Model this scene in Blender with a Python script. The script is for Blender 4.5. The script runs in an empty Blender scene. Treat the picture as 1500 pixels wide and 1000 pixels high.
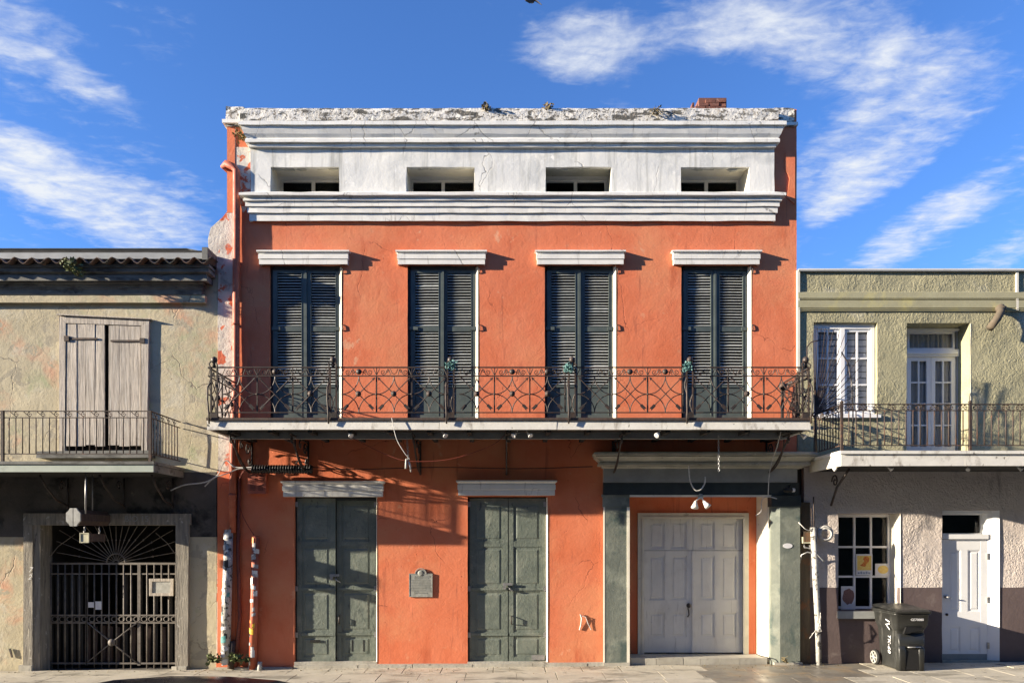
import bpy, math, random
from math import sin, cos, pi, radians
from mathutils import Vector, Matrix, noise, Euler
random.seed(7)
scene = bpy.context.scene
col = scene.collection

# ------------------------------------------------------------------ camera
S, D, H = 82.0, 13.0, 2.256          # pixels per metre on the facade plane, camera distance, eye height
def X(px, y=0.0): return (px - 740.0) / S * (D + y) / D
def Z(py, y=0.0): return H + (790.0 - py) / S * (D + y) / D
cam_d = bpy.data.cameras.new('camera'); cam = bpy.data.objects.new('camera', cam_d); col.objects.link(cam)
cam.location = (0, -D, H); cam.rotation_euler = (radians(90), 0, 0)
cam_d.sensor_width = 36; cam_d.lens = 36 * S * D / 1500.0
cam_d.shift_x = 10 / 1500.0; cam_d.shift_y = 290 / 1500.0
cam_d.clip_start = 0.1; cam_d.clip_end = 3000
scene.camera = cam

# ------------------------------------------------------------------ light
SUNV = Vector((4.45, 1.0, -1.07)).normalized()
sun_el = math.asin(-SUNV.z); to_sun = -SUNV
sd = bpy.data.lights.new('sun', 'SUN'); sd.energy = 5.0; sd.angle = radians(0.5); sd.color = (1.0, 0.87, 0.69)
so = bpy.data.objects.new('sun', sd); col.objects.link(so)
so.rotation_euler = SUNV.to_track_quat('-Z', 'Y').to_euler(); so.location = (-20, -5, 12)
scene.view_settings.view_transform = 'Standard'; scene.view_settings.look = 'None'
scene.view_settings.exposure = 1.62; scene.view_settings.gamma = 1.0
scene.view_settings.use_curve_mapping = False

world = bpy.data.worlds.new('World'); scene.world = world; world.use_nodes = True
wn = world.node_tree; wn.nodes.clear()
def N(t, kind, **kw):
    n = t.nodes.new(kind)
    for k, v in kw.items(): setattr(n, k, v)
    return n
def setin(n, i, v): n.inputs[i].default_value = v
def math_(t, op, a, b=None, clamp=False):
    n = N(t, 'ShaderNodeMath', operation=op); n.use_clamp = clamp
    for i, v in enumerate((a, b)):
        if v is None: continue
        if isinstance(v, (int, float)): n.inputs[i].default_value = v
        else: t.links.new(v, n.inputs[i])
    return n.outputs[0]
out = N(wn, 'ShaderNodeOutputWorld'); bg = N(wn, 'ShaderNodeBackground'); bg.inputs[1].default_value = 0.068
sky = N(wn, 'ShaderNodeTexSky', sky_type='NISHITA'); sky.sun_disc = False
sky.sun_elevation = sun_el; sky.sun_rotation = math.atan2(to_sun.x, to_sun.y)
sky.altitude = 0; sky.air_density = 1.0; sky.dust_density = 0.05; sky.ozone_density = 3.0
tc = N(wn, 'ShaderNodeTexCoord'); sep = N(wn, 'ShaderNodeSeparateXYZ'); wn.links.new(tc.outputs['Generated'], sep.inputs[0])
zz = math_(wn, 'MAXIMUM', sep.outputs[2], 0.06)
cb = N(wn, 'ShaderNodeCombineXYZ')
wn.links.new(math_(wn, 'DIVIDE', sep.outputs[0], zz), cb.inputs[0]); wn.links.new(math_(wn, 'DIVIDE', sep.outputs[1], zz), cb.inputs[1])
P = cb.outputs[0]
def ell(cx, cy, rx, ry, rot=0):     # soft elliptical region of the cloud layer
    m = N(wn, 'ShaderNodeMapping', vector_type='TEXTURE'); m.inputs[1].default_value = (cx, cy, 0)
    m.inputs[2].default_value = (0, 0, radians(rot)); m.inputs[3].default_value = (rx, ry, 1); wn.links.new(P, m.inputs[0])
    l = N(wn, 'ShaderNodeVectorMath', operation='LENGTH'); wn.links.new(m.outputs[0], l.inputs[0])
    r = N(wn, 'ShaderNodeMapRange', interpolation_type='SMOOTHERSTEP'); wn.links.new(l.outputs['Value'], r.inputs[0])
    r.inputs[1].default_value = 0.15; r.inputs[2].default_value = 1.15; r.inputs[3].default_value = 1; r.inputs[4].default_value = 0
    return r.outputs[0]
acc = None
for (cx, cy, rx, ry, rot, a) in [
    (-1.20, 2.2, .36, .52, -12, 1.25), (-1.32, 1.85, .26, .28, 0, 1.0), (-.98, 1.42, .17, .24, -15, 1.0), (-.90, 1.64, .09, .16, -20, .75),
    (-.62, 1.95, .08, .22, -20, .7), (.18, 1.49, .19, .15, 10, 1.15), (.42, 1.42, .22, .13, 0, .85), (.68, 1.44, .28, .18, 15, .8),
    (.88, 1.62, .22, .26, 0, .8), (1.02, 2.0, .15, .55, 6, .95), (.88, 1.98, .16, .34, -10, .8), (1.34, 2.35, .17, .58, 2, 1.1), (1.75, 2.5, .16, .5, 0, .7),
    (-.30, 1.75, .55, .60, 0, -.55), (1.18, 1.95, .06, .5, 3, -.5), (2.6, .2, .9, .5, 20, .3), (-2.6, -.8, .8, .5, 50, .3)]:
    v = math_(wn, 'MULTIPLY', ell(cx, cy, rx, ry, rot), a)
    acc = v if acc is None else math_(wn, 'ADD', acc, v)
def wnoise(scale, sx, sy, detail, dist, rough=.55, rot=0):
    m = N(wn, 'ShaderNodeMapping'); m.inputs[3].default_value = (sx, sy, 1); m.inputs[2].default_value = (0, 0, radians(rot)); wn.links.new(P, m.inputs[0])
    n = N(wn, 'ShaderNodeTexNoise'); n.inputs['Scale'].default_value = scale; n.inputs['Detail'].default_value = detail
    n.inputs['Roughness'].default_value = rough; n.inputs['Distortion'].default_value = dist; wn.links.new(m.outputs[0], n.inputs['Vector']); return n.outputs[0]
n1 = wnoise(4.6, 1.25, 1.0, 10, .35, .60, 25); n2 = wnoise(13, 1.0, 1.9, 8, .5, .60, -32); n3 = wnoise(9, 1.0, 1.5, 8, .3, .62, 40)
nn = math_(wn, 'ADD', math_(wn, 'MULTIPLY', n1, .60), math_(wn, 'MULTIPLY', n2, .40))
dens = N(wn, 'ShaderNodeMapRange', interpolation_type='SMOOTHSTEP')
wn.links.new(math_(wn, 'ADD', nn, math_(wn, 'MULTIPLY', acc, .27)), dens.inputs[0])
dens.inputs[1].default_value = .53; dens.inputs[2].default_value = .93; dens.inputs[4].default_value = 1.0
var = N(wn, 'ShaderNodeMapRange'); wn.links.new(n3, var.inputs[0]); var.inputs[1].default_value = .34; var.inputs[2].default_value = .62; var.inputs[3].default_value = .42; var.inputs[4].default_value = 1.0
dens_o = math_(wn, 'MULTIPLY', dens.outputs[0], var.outputs[0], True)
hs = N(wn, 'ShaderNodeMixRGB', blend_type='MULTIPLY'); hs.inputs[0].default_value = 1; hs.inputs[2].default_value = (.68, .96, 1.45, 1)
wn.links.new(sky.outputs[0], hs.inputs[1])
mix = N(wn, 'ShaderNodeMixRGB'); wn.links.new(dens_o, mix.inputs[0]); wn.links.new(hs.outputs[0], mix.inputs[1])
mix.inputs[2].default_value = (4.1, 4.3, 4.6, 1)
wn.links.new(mix.outputs[0], bg.inputs[0]); wn.links.new(bg.outputs[0], out.inputs[0])

# ------------------------------------------------------------------ materials
M = {}
def mat(name, c, c2=None, scale=3.0, rough=.8, bump=.15, bscale=30, patches=(), metal=0.0, stretch=(1, 1, 1), bdist=.01, spec=.4, bump2=None, rmin=None, detail=5, cracks=None, bmask=None):
    """patches: (colour, scale, low, high, stretch) laid over the base by noise"""
    m = bpy.data.materials.new(name); m.use_nodes = True; t = m.node_tree; b = t.nodes['Principled BSDF']
    g = N(t, 'ShaderNodeNewGeometry'); pos = g.outputs['Position']
    def noi(sc, st=(1, 1, 1), det=5, r=.6, off=0, dist=0):
        mp = N(t, 'ShaderNodeMapping'); mp.inputs[3].default_value = st; mp.inputs[1].default_value = (off, off * .7, off * 1.3); t.links.new(pos, mp.inputs[0])
        n = N(t, 'ShaderNodeTexNoise'); n.inputs['Scale'].default_value = sc; n.inputs['Detail'].default_value = det
        n.inputs['Roughness'].default_value = r; n.inputs['Distortion'].default_value = dist; t.links.new(mp.outputs[0], n.inputs['Vector']); return n.outputs[0]
    c2 = c2 or tuple(v * .8 for v in c)
    mx = N(t, 'ShaderNodeMixRGB'); mx.inputs[1].default_value = (*c, 1); mx.inputs[2].default_value = (*c2, 1)
    r0 = N(t, 'ShaderNodeMapRange'); t.links.new(noi(scale, stretch, detail), r0.inputs[0]); r0.inputs[1].default_value = .35; r0.inputs[2].default_value = .65
    t.links.new(r0.outputs[0], mx.inputs[0]); cur = mx.outputs[0]
    hgt = None
    for i, p in enumerate(patches):
        pc, ps, lo, hi = p[:4]; st = p[4] if len(p) > 4 else (1, 1, 1)
        r = N(t, 'ShaderNodeMapRange'); t.links.new(noi(ps, st, 7, .62, 3.1 * (i + 1), .3), r.inputs[0]); r.inputs[1].default_value = lo; r.inputs[2].default_value = hi
        k = N(t, 'ShaderNodeMixRGB'); t.links.new(r.outputs[0], k.inputs[0]); t.links.new(cur, k.inputs[1]); k.inputs[2].default_value = (*pc, 1); cur = k.outputs[0]
        if hi - lo < .06: hgt = r.outputs[0]
    if cracks:
        cs, cw, cc = cracks
        mp = N(t, 'ShaderNodeMapping'); t.links.new(pos, mp.inputs[0]); mp.inputs[3].default_value = (1, 1, .7)
        dn = N(t, 'ShaderNodeTexNoise'); dn.inputs['Scale'].default_value = 3.0; dn.inputs['Detail'].default_value = 6; t.links.new(pos, dn.inputs['Vector'])
        ad = N(t, 'ShaderNodeVectorMath', operation='MULTIPLY_ADD'); t.links.new(dn.outputs[1], ad.inputs[0]); ad.inputs[1].default_value = (.28, .28, .28); t.links.new(mp.outputs[0], ad.inputs[2])
        vo = N(t, 'ShaderNodeTexVoronoi', feature='DISTANCE_TO_EDGE'); vo.inputs['Scale'].default_value = cs; t.links.new(ad.outputs[0], vo.inputs['Vector'])
        c1 = N(t, 'ShaderNodeMapRange'); t.links.new(vo.outputs[0], c1.inputs[0]); c1.inputs[1].default_value = cw * .3; c1.inputs[2].default_value = cw; c1.inputs[3].default_value = 1; c1.inputs[4].default_value = 0
        c2_ = N(t, 'ShaderNodeMapRange'); t.links.new(noi(1.1, (1, 1, 1), 3, .5, 21), c2_.inputs[0]); c2_.inputs[1].default_value = .52; c2_.inputs[2].default_value = .60
        cm = math_(t, 'MULTIPLY', c1.outputs[0], c2_.outputs[0]); k = N(t, 'ShaderNodeMixRGB'); t.links.new(cm, k.inputs[0]); t.links.new(cur, k.inputs[1]); k.inputs[2].default_value = (*cc, 1); cur = k.outputs[0]
        hgt = cm if hgt is None else math_(t, 'ADD', hgt, cm)
    t.links.new(cur, b.inputs['Base Color'])
    b.inputs['Metallic'].default_value = metal; b.inputs['Specular IOR Level'].default_value = spec
    rr = N(t, 'ShaderNodeMapRange'); t.links.new(noi(scale * 2, (1, 1, 1), 4, .6, 9), rr.inputs[0])
    rr.inputs[3].default_value = rmin if rmin is not None else max(.05, rough - .12); rr.inputs[4].default_value = min(1, rough + .1); rr.inputs[1].default_value = .3; rr.inputs[2].default_value = .7
    t.links.new(rr.outputs[0], b.inputs['Roughness'])
    if bump > 0:
        h = noi(bscale, stretch, 8, .65)
        if bump2:
            h = math_(t, 'ADD', math_(t, 'MULTIPLY', h, 1.0), math_(t, 'MULTIPLY', noi(bump2[0], (1, 1, 1), 4, .5, 5, 1.2), bump2[1]))
        if bmask:
            bm = N(t, 'ShaderNodeMapRange'); t.links.new(noi(bmask, (1, 1, 1), 3, .5, 33), bm.inputs[0]); bm.inputs[1].default_value = .36; bm.inputs[2].default_value = .62; bm.inputs[3].default_value = .30; bm.inputs[4].default_value = 1.15; h = math_(t, 'MULTIPLY', h, bm.outputs[0])
        if hgt is not None: h = math_(t, 'ADD', h, math_(t, 'MULTIPLY', hgt, -1.2))
        bn = N(t, 'ShaderNodeBump'); bn.inputs['Strength'].default_value = bump; bn.inputs['Distance'].default_value = bdist
        t.links.new(h, bn.inputs['Height']); t.links.new(bn.outputs[0], b.inputs['Normal'])
    M[name] = m; return m
mat('orange_plaster', (.66, .20, .098), (.59, .152, .066), 1.3, .9, .5, 28, bdist=.006, bump2=(5, 1.4),
    patches=[((.64, .24, .115), .8, .50, .72), ((.44, .095, .038), 1.8, .58, .75, (1, 1, .35)), ((.62, .26, .14), 6, .62, .76), ((.30, .085, .05), 3.4, .62, .76, (2.2, 1, .16)), ((.66, .30, .17), 2.0, .66, .69, (1, 1, .8)), ((.40, .095, .045), 16, .68, .74)], cracks=(.75, .0045, (.34, .09, .045)))
mat('orange_flaking', (.58, .13, .055), (.46, .09, .04), 2, .9, .6, 22, bdist=.008, bump2=(5, 1.2),
    patches=[((.66, .62, .54), 2.1, .485, .505), ((.42, .36, .30), 5, .60, .64), ((.25, .22, .18), 12, .66, .70)])
mat('peeling_plaster', (.66, .62, .54), (.52, .47, .40), 3, .9, .7, 22, bdist=.01, bump2=(6, 1.2),
    patches=[((.55, .13, .06), 2.6, .545, .565), ((.40, .36, .32), 4, .56, .66), ((.2, .17, .14), 14, .66, .70)])
mat('white_plaster', (.76, .75, .69), (.66, .66, .62), 2.2, .85, .5, 16, bdist=.006, bump2=(4, 1.3),
    patches=[((.50, .51, .49), 1.6, .54, .70), ((.36, .36, .34), 5, .68, .80, (1, 1, .3)), ((.80, .79, .74), 6, .6, .7), ((.42, .42, .38), 4, .52, .72, (2, 1, .14))], cracks=(1.0, .006, (.34, .33, .30)))
mat('white_moulding', (.78, .77, .71), (.68, .67, .62), 3, .8, .35, 25, bdist=.004, cracks=(1.4, .010, (.34, .33, .30)),
    patches=[((.42, .41, .37), 6, .60, .74, (2.5, 1, .3)), ((.45, .44, .40), 3.5, .60, .75), ((.16, .15, .13), 9, .72, .76, (1, 1, 1))])
mat('weathered_parapet', (.72, .69, .62), (.55, .53, .47), 3, .9, .8, 18, bdist=.015,
    patches=[((.10, .095, .08), 7, .52, .56, (.6, 1, 1.6)), ((.14, .125, .10), 22, .56, .60), ((.30, .26, .21), 12, .58, .66), ((.34, .22, .16), 3, .66, .72)])
mat('white_paint', (.74, .73, .70), (.64, .64, .62), 3, .55, .15, 40, bdist=.003, patches=[((.42, .42, .40), 6, .66, .80, (1, 1, .4))])
mat('bright_paint', (.80, .80, .79), (.74, .75, .76), 3, .5, .1, 40, bdist=.002, patches=[((.55, .55, .53), 7, .68, .8)])
mat('cream_paint', (.78, .74, .62), (.68, .64, .53), 4, .6, .2, 30, bdist=.004, patches=[((.45, .42, .34), 8, .64, .74)])
mat('old_cream_wood', (.46, .45, .38), (.36, .35, .29), 4, .7, .3, 30, bdist=.004, patches=[((.15, .14, .11), 7, .60, .72, (.5, 1, 1)), ((.55, .54, .48), 10, .6, .7)])
mat('grey_paint', (.30, .31, .30), (.24, .25, .24), 4, .6, .2, 30, bdist=.003, patches=[((.14, .14, .13), 8, .64, .76)])
mat('door_grey_white', (.74, .73, .68), (.66, .65, .61), 3, .6, .15, 40, bdist=.002, patches=[((.56, .545, .50), 4, .55, .75, (1, 1, .4)), ((.30, .27, .22), 20, .69, .73), ((.45, .44, .40), 8, .60, .74, (3, 1, .2))])
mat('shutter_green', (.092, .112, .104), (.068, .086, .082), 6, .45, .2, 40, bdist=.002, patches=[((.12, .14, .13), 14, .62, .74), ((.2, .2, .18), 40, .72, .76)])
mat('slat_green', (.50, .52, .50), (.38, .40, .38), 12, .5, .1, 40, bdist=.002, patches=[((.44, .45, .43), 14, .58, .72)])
mat('door_green', (.155, .18, .148), (.118, .142, .12), 5, .5, .8, 20, bdist=.010, spec=.5,
    patches=[((.20, .22, .18), 3, .54, .68), ((.06, .075, .066), 7, .60, .68, (1.5, 1, .5)), ((.26, .26, .21), 30, .66, .69), ((.045, .05, .045), 24, .67, .70, (1, 1, .4))])
mat('pier_green', (.185, .20, .165), (.13, .15, .128), 2, .6, .6, 14, bdist=.01, spec=.5,
    patches=[((.25, .27, .22), 2.4, .52, .68), ((.07, .10, .09), 1.7, .56, .66), ((.42, .42, .36), 26, .69, .73)])
mat('dark_green_trim', (.035, .045, .045), (.025, .033, .034), 5, .5, .3, 26, bdist=.004)
mat('left_plaster', (.50, .44, .30), (.43, .38, .26), 1.2, .9, .7, 18, bdist=.008, bump2=(4, 1.3),
    patches=[((.34, .36, .21), 1.3, .54, .70), ((.54, .31, .20), 1.0, .56, .70), ((.50, .46, .35), 2.2, .55, .68), ((.30, .27, .20), 5, .62, .74, (2, 1, .2)), ((.37, .33, .24), 2.6, .585, .60), ((.22, .19, .15), 18, .68, .73)], cracks=(.8, .006, (.26, .22, .16)))
mat('left_trim', (.20, .20, .18), (.13, .13, .12), 3, .8, .4, 20, bdist=.006, patches=[((.05, .05, .045), 4, .52, .64, (.4, 1, 1.5)), ((.34, .33, .28), 6, .62, .72, (.5, 1, 1))])
mat('pale_green_paint', (.42, .47, .40), (.35, .40, .34), 4, .6, .2, 30, bdist=.003, patches=[((.22, .24, .2), 7, .62, .74, (.4, 1, 1))])
mat('stained_fascia', (.78, .76, .69), (.68, .66, .60), 4, .8, .4, 25, bdist=.006, patches=[((.40, .37, .32), 6, .56, .70, (1, 1, .5)), ((.10, .09, .075), 9, .64, .70)])
mat('roof_tile', (.16, .10, .075), (.10, .075, .06), 5, .9, .5, 30, bdist=.01, patches=[((.05, .05, .042), 5, .5, .62), ((.30, .27, .22), 12, .64, .70)])
mat('weathered_wood', (.56, .50, .42), (.27, .24, .205), 7, .85, .9, 22, bdist=.008, stretch=(5, 5, .25), detail=8,
    patches=[((.52, .50, .46), 8, .55, .7, (5, 5, .3)), ((.09, .08, .07), 12, .66, .74, (4, 4, .35))])
mat('timber_post', (.31, .28, .225), (.17, .155, .13), 5, .85, .9, 16, bdist=.012, stretch=(4, 4, .4), patches=[((.10, .09, .08), 6, .6, .7, (4, 4, .5)), ((.48, .46, .40), 9, .62, .7)])
mat('wrought_iron', (.030, .026, .024), (.055, .038, .030), 9, .55, .25, 60, bdist=.002, patches=[((.13, .065, .038), 11, .60, .72)])
mat('rusty_iron', (.065, .043, .033), (.035, .028, .025), 9, .7, .3, 60, bdist=.002, patches=[((.17, .08, .045), 11, .56, .70)])
mat('gate_iron', (.20, .18, .155), (.12, .105, .092), 9, .6, .3, 60, bdist=.002, patches=[((.10, .08, .065), 8, .60, .7)])
mat('dark_board', (.085, .055, .043), (.05, .036, .03), 6, .8, .4, 30, stretch=(4, 4, .5), bdist=.004, patches=[((.13, .08, .055), 4, .60, .70)])
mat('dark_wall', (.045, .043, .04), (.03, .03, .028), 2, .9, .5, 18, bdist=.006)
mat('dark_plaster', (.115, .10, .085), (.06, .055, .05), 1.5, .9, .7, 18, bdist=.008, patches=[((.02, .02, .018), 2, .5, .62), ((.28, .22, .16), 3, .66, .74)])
mat('right_stucco', (.37, .345, .215), (.30, .28, .175), 1.2, .92, .85, 24, bmask=1.4, bdist=.022, bump2=(15, 1.3), patches=[((.42, .40, .30), 1.6, .55, .7), ((.20, .185, .12), 4, .60, .74, (1.6, 1, .25)), ((.24, .22, .15), 20, .62, .70)])
mat('right_smooth', (.38, .36, .225), (.32, .30, .19), 2, .85, .3, 18, bdist=.006, patches=[((.46, .42, .2), 2.4, .55, .7)])
mat('pink_stucco', (.64, .57, .51), (.57, .50, .45), 1.5, .92, .85, 24, bmask=1.4, bdist=.022, bump2=(15, 1.3), patches=[((.35, .30, .27), 3, .60, .74, (1.4, 1, .3)), ((.36, .30, .27), 20, .62, .70)])
mat('mauve_dado', (.125, .092, .088), (.105, .078, .075), 2, .8, .5, 14, bdist=.01, patches=[((.19, .155, .14), 3, .60, .74), ((.06, .05, .05), 6, .66, .76)])
mat('sidewalk_stone', (.52, .475, .375), (.44, .40, .31), 2.2, .8, .6, 20, bdist=.008, rmin=.55,
    patches=[((.27, .245, .19), 1.8, .52, .62, (.6, 1.6, 1)), ((.12, .105, .085), 3.2, .635, .66, (.7, 2, 1)), ((.50, .47, .39), 5, .6, .7)])
mat('wet_stone', (.26, .235, .185), (.18, .16, .13), 2, .5, .4, 20, bdist=.005, rmin=.28, patches=[((.30, .23, .15), 2.2, .52, .62)])
mat('kerb_stone', (.42, .40, .34), (.32, .30, .25), 3, .85, .6, 20, bdist=.01, patches=[((.15, .14, .12), 6, .6, .7)])
mat('asphalt', (.055, .054, .052), (.04, .04, .039), 4, .9, .6, 60, bdist=.01, patches=[((.08, .078, .074), 2, .55, .7)])
mat('ground_earth', (.12, .11, .09), (.09, .085, .07), 1, .95, .3, 10)
mat('brick', (.20, .085, .058), (.12, .055, .042), 9, .9, .6, 40, bdist=.006, patches=[((.38, .26, .2), 14, .62, .7)])
mat('mortar', (.35, .32, .28), None, 9, .95, .5, 40)
mat('leaf_green', (.075, .11, .035), (.12, .13, .05), 8, .7, .1, 20)
mat('leaf_dry', (.20, .15, .07), (.11, .09, .045), 8, .8, .1, 20)
mat('leaf_rust', (.26, .13, .04), (.10, .13, .04), 14, .8, .1, 20)
mat('verdigris', (.13, .29, .27), (.05, .12, .12), 14, .7, .4, 40, bdist=.004)
mat('bin_plastic', (.026, .027, .025), (.020, .021, .020), 5, .42, .3, 50, bdist=.003, spec=.55, patches=[((.085, .085, .078), 5, .55, .72, (1, 1, .3)), ((.13, .13, .12), 30, .68, .74)])
mat('black_plastic', (.012, .012, .013), (.02, .02, .02), 9, .4, .1, 40)
mat('cable_black', (.02, .018, .018), None, 9, .6, 0)
mat('cable_white', (.60, .59, .56), (.4, .39, .36), 20, .6, 0)
mat('cable_red', (.28, .055, .03), (.2, .04, .025), 20, .7, 0)
mat('white_pipe', (.50, .49, .46), (.36, .35, .32), 9, .6, .5, 30, bdist=.008, patches=[((.08, .075, .065), 13, .56, .60), ((.25, .24, .22), 8, .58, .66)])
mat('rusty_board', (.13, .10, .06), (.08, .06, .04), 4, .8, .5, 20, stretch=(3, 3, .5), patches=[((.20, .09, .04), 5, .56, .66), ((.05, .04, .03), 6, .6, .7)])
mat('terracotta_pipe', (.13, .10, .068), (.095, .078, .055), 5, .8, .3, 30)
mat('red_pipe', (.46, .13, .07), (.36, .09, .05), 5, .6, .3, 30, bdist=.004, patches=[((.55, .25, .16), 8, .6, .7)])
mat('brown_conduit', (.20, .055, .035), (.14, .04, .03), 7, .7, .2, 30)
mat('bronze_plaque', (.33, .335, .30), (.22, .225, .20), 14, .6, .4, 60, metal=.0, bdist=.003)
mat('paper_white', (.72, .72, .72), (.64, .64, .66), 9, .6, 0)
mat('poster_yellow', (.75, .50, .10), (.78, .62, .22), 30, .5, 0)
mat('poster_red', (.50, .07, .03), (.70, .28, .05), 40, .5, 0)
mat('poster_blue', (.15, .22, .35), (.4, .45, .5), 60, .5, 0)
mat('poster_dark', (.13, .05, .05), (.35, .2, .16), 60, .5, 0)
mat('curtain', (.78, .77, .72), (.55, .54, .52), 14, .9, .3, 12, stretch=(6, 6, .2), bdist=.02)
mat('blind', (.62, .64, .68), (.50, .53, .58), 4, .6, .1, 20)
mat('lamp_glass', (.75, .75, .72), None, 8, .3, 0, spec=.6)
mat('steel', (.45, .45, .44), (.3, .3, .3), 14, .45, .1, 60, metal=.7)
mat('tyre', (.02, .02, .02), None, 10, .8, .2, 60)
mat('car_paint', (.03, .016, .022), (.028, .015, .02), 2, .2, 0, spec=.7, rmin=.1)
mat('car_glass', (.01, .012, .014), None, 2, .08, 0, spec=.8, rmin=.03)
mat('bird_dark', (.035, .035, .045), (.06, .06, .075), 20, .7, .1, 60)
mat('sign_grey', (.42, .42, .38), (.3, .3, .27), 12, .6, .2, 40)
mat('sign_pale', (.55, .53, .38), (.45, .43, .3), 12, .6, .1, 40)
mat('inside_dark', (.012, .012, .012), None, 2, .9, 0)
for nm, c in (('sticker_white', (.74, .74, .72)), ('sticker_black', (.03, .03, .035)), ('sticker_yellow', (.75, .48, .03)), ('sticker_blue', (.12, .20, .36)),
              ('sticker_red', (.50, .05, .04)), ('sticker_teal', (.10, .33, .32)), ('sticker_grey', (.36, .36, .37)), ('sticker_orange', (.65, .22, .04))):
    mat(nm, c, tuple(v * .7 for v in c), 12, .5, .1, 40, patches=[((.04, .04, .04), 26, .60, .63), ((.65, .64, .6), 18, .63, .66)])
def glass(name, c=(.012, .014, .016), rough=.06):
    m = bpy.data.materials.new(name); m.use_nodes = True; b = m.node_tree.nodes['Principled BSDF']
    b.inputs['Base Color'].default_value = (*c, 1); b.inputs['Roughness'].default_value = rough; b.inputs['Specular IOR Level'].default_value = .6
    b.inputs['Alpha'].default_value = .16
    M[name] = m
glass('window_glass'); glass('milky_glass', (.10, .11, .10), .15)

# ------------------------------------------------------------------ object helpers
WP = {}
def link(o, parent=None, loc=(0, 0, 0)):
    col.objects.link(o); loc = Vector(loc)
    if parent is not None:
        o.parent = parent; o.location = loc - WP[parent.name]
    else: o.location = loc
    WP[o.name] = loc; return o
def thing(name, label, cat, loc=(0, 0, 0), group=None, obj=None, kind=None):
    o = obj or link(bpy.data.objects.new(name, None), None, loc)
    o['label'] = label; o['category'] = cat
    if group: o['group'] = group
    if kind: o['kind'] = kind
    if obj is None: o.empty_display_size = .1
    return o
class MB:
    """collects world-space shapes, builds ONE mesh object"""
    def __init__(s): s.v = []; s.f = []; s.sm = []
    def add(s, v, f, smooth=False):
        k = len(s.v); s.v += [tuple(p) for p in v]; s.f += [tuple(i + k for i in q) for q in f]; s.sm += [smooth] * len(f); return s
    def box(s, x0, x1, y0, y1, z0, z1):
        x0, x1 = sorted((x0, x1)); y0, y1 = sorted((y0, y1)); z0, z1 = sorted((z0, z1))
        return s.add([(x0, y0, z0), (x1, y0, z0), (x1, y1, z0), (x0, y1, z0), (x0, y0, z1), (x1, y0, z1), (x1, y1, z1), (x0, y1, z1)],
                     [(0, 3, 2, 1), (4, 5, 6, 7), (0, 1, 5, 4), (1, 2, 6, 5), (2, 3, 7, 6), (3, 0, 4, 7)])
    def rbox(s, x0, x1, y0, y1, z0, z1, j=.004):      # box with slightly uneven corners
        x0, x1 = sorted((x0, x1)); y0, y1 = sorted((y0, y1)); z0, z1 = sorted((z0, z1)); r = lambda: random.uniform(-j, j)
        return s.add([(x + r(), y + r(), z + r()) for (x, y, z) in [(x0, y0, z0), (x1, y0, z0), (x1, y1, z0), (x0, y1, z0), (x0, y0, z1), (x1, y0, z1), (x1, y1, z1), (x0, y1, z1)]],
                     [(0, 3, 2, 1), (4, 5, 6, 7), (0, 1, 5, 4), (1, 2, 6, 5), (2, 3, 7, 6), (3, 0, 4, 7)])
    def prism(s, pts, y0, y1):                        # outline in x,z extruded along y
        n = len(pts); a = sum(pts[i][0] * pts[(i + 1) % n][1] - pts[(i + 1) % n][0] * pts[i][1] for i in range(n))
        if a < 0: pts = pts[::-1]
        v = [(x, y0, z) for x, z in pts] + [(x, y1, z) for x, z in pts]
        f = [tuple(range(n)), tuple(range(2 * n - 1, n - 1, -1))] + [(i, i + n, (i + 1) % n + n, (i + 1) % n) for i in range(n)]
        return s.add(v, f)
    def prism_x(s, pts, x0, x1):                      # outline in y,z extruded along x
        n = len(pts); v = [(x0, y, z) for y, z in pts] + [(x1, y, z) for y, z in pts]
        return s.add(v, [tuple(range(n))[::-1], tuple(range(n, 2 * n))] + [(i, (i + 1) % n, (i + 1) % n + n, i + n) for i in range(n)])
    def tube(s, pts, r, n=6, cap=True, closed=False):
        pts = [Vector(p) for p in pts]; m = len(pts); rr = r if isinstance(r, (list, tuple)) else [r] * m
        v = []; up = None
        for i, p in enumerate(pts):
            a = pts[i - 1] if i else (pts[-1] if closed else p); b = pts[(i + 1) % m] if (i < m - 1 or closed) else p
            t = (b - a).normalized() if (b - a).length > 1e-9 else Vector((0, 0, 1))
            if up is None:
                up = t.orthogonal().normalized()
            else:
                up = (up - t * up.dot(t)); up = up.normalized() if up.length > 1e-6 else t.orthogonal().normalized()
            w = t.cross(up)
            for k in range(n):
                an = 2 * pi * (k + .5) / n; v.append(p + (up * cos(an) + w * sin(an)) * rr[i])
        f = []
        for i in range(m if closed else m - 1):
            j = (i + 1) % m
            for k in range(n): f.append((i * n + k, i * n + (k + 1) % n, j * n + (k + 1) % n, j * n + k))
        if cap and not closed: f += [tuple(range(n))[::-1], tuple((m - 1) * n + k for k in range(n))]
        return s.add(v, f, n > 5)
    def lathe(s, prof, c, n=12, axis='z'):            # prof: (radius, height)
        v = []; f = []; m = len(prof)
        for r, h in prof:
            for k in range(n):
                a = 2 * pi * k / n; p = (r * cos(a), r * sin(a), h)
                if axis == 'y': p = (p[0], p[2], p[1])
                if axis == 'x': p = (p[2], p[0], p[1])
                v.append((c[0] + p[0], c[1] + p[1], c[2] + p[2]))
        for i in range(m - 1):
            for k in range(n): f.append((i * n + k, i * n + (k + 1) % n, (i + 1) * n + (k + 1) % n, (i + 1) * n + k))
        f += [tuple(range(n))[::-1], tuple((m - 1) * n + k for k in range(n))]
        return s.add(v, f, True)
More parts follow.
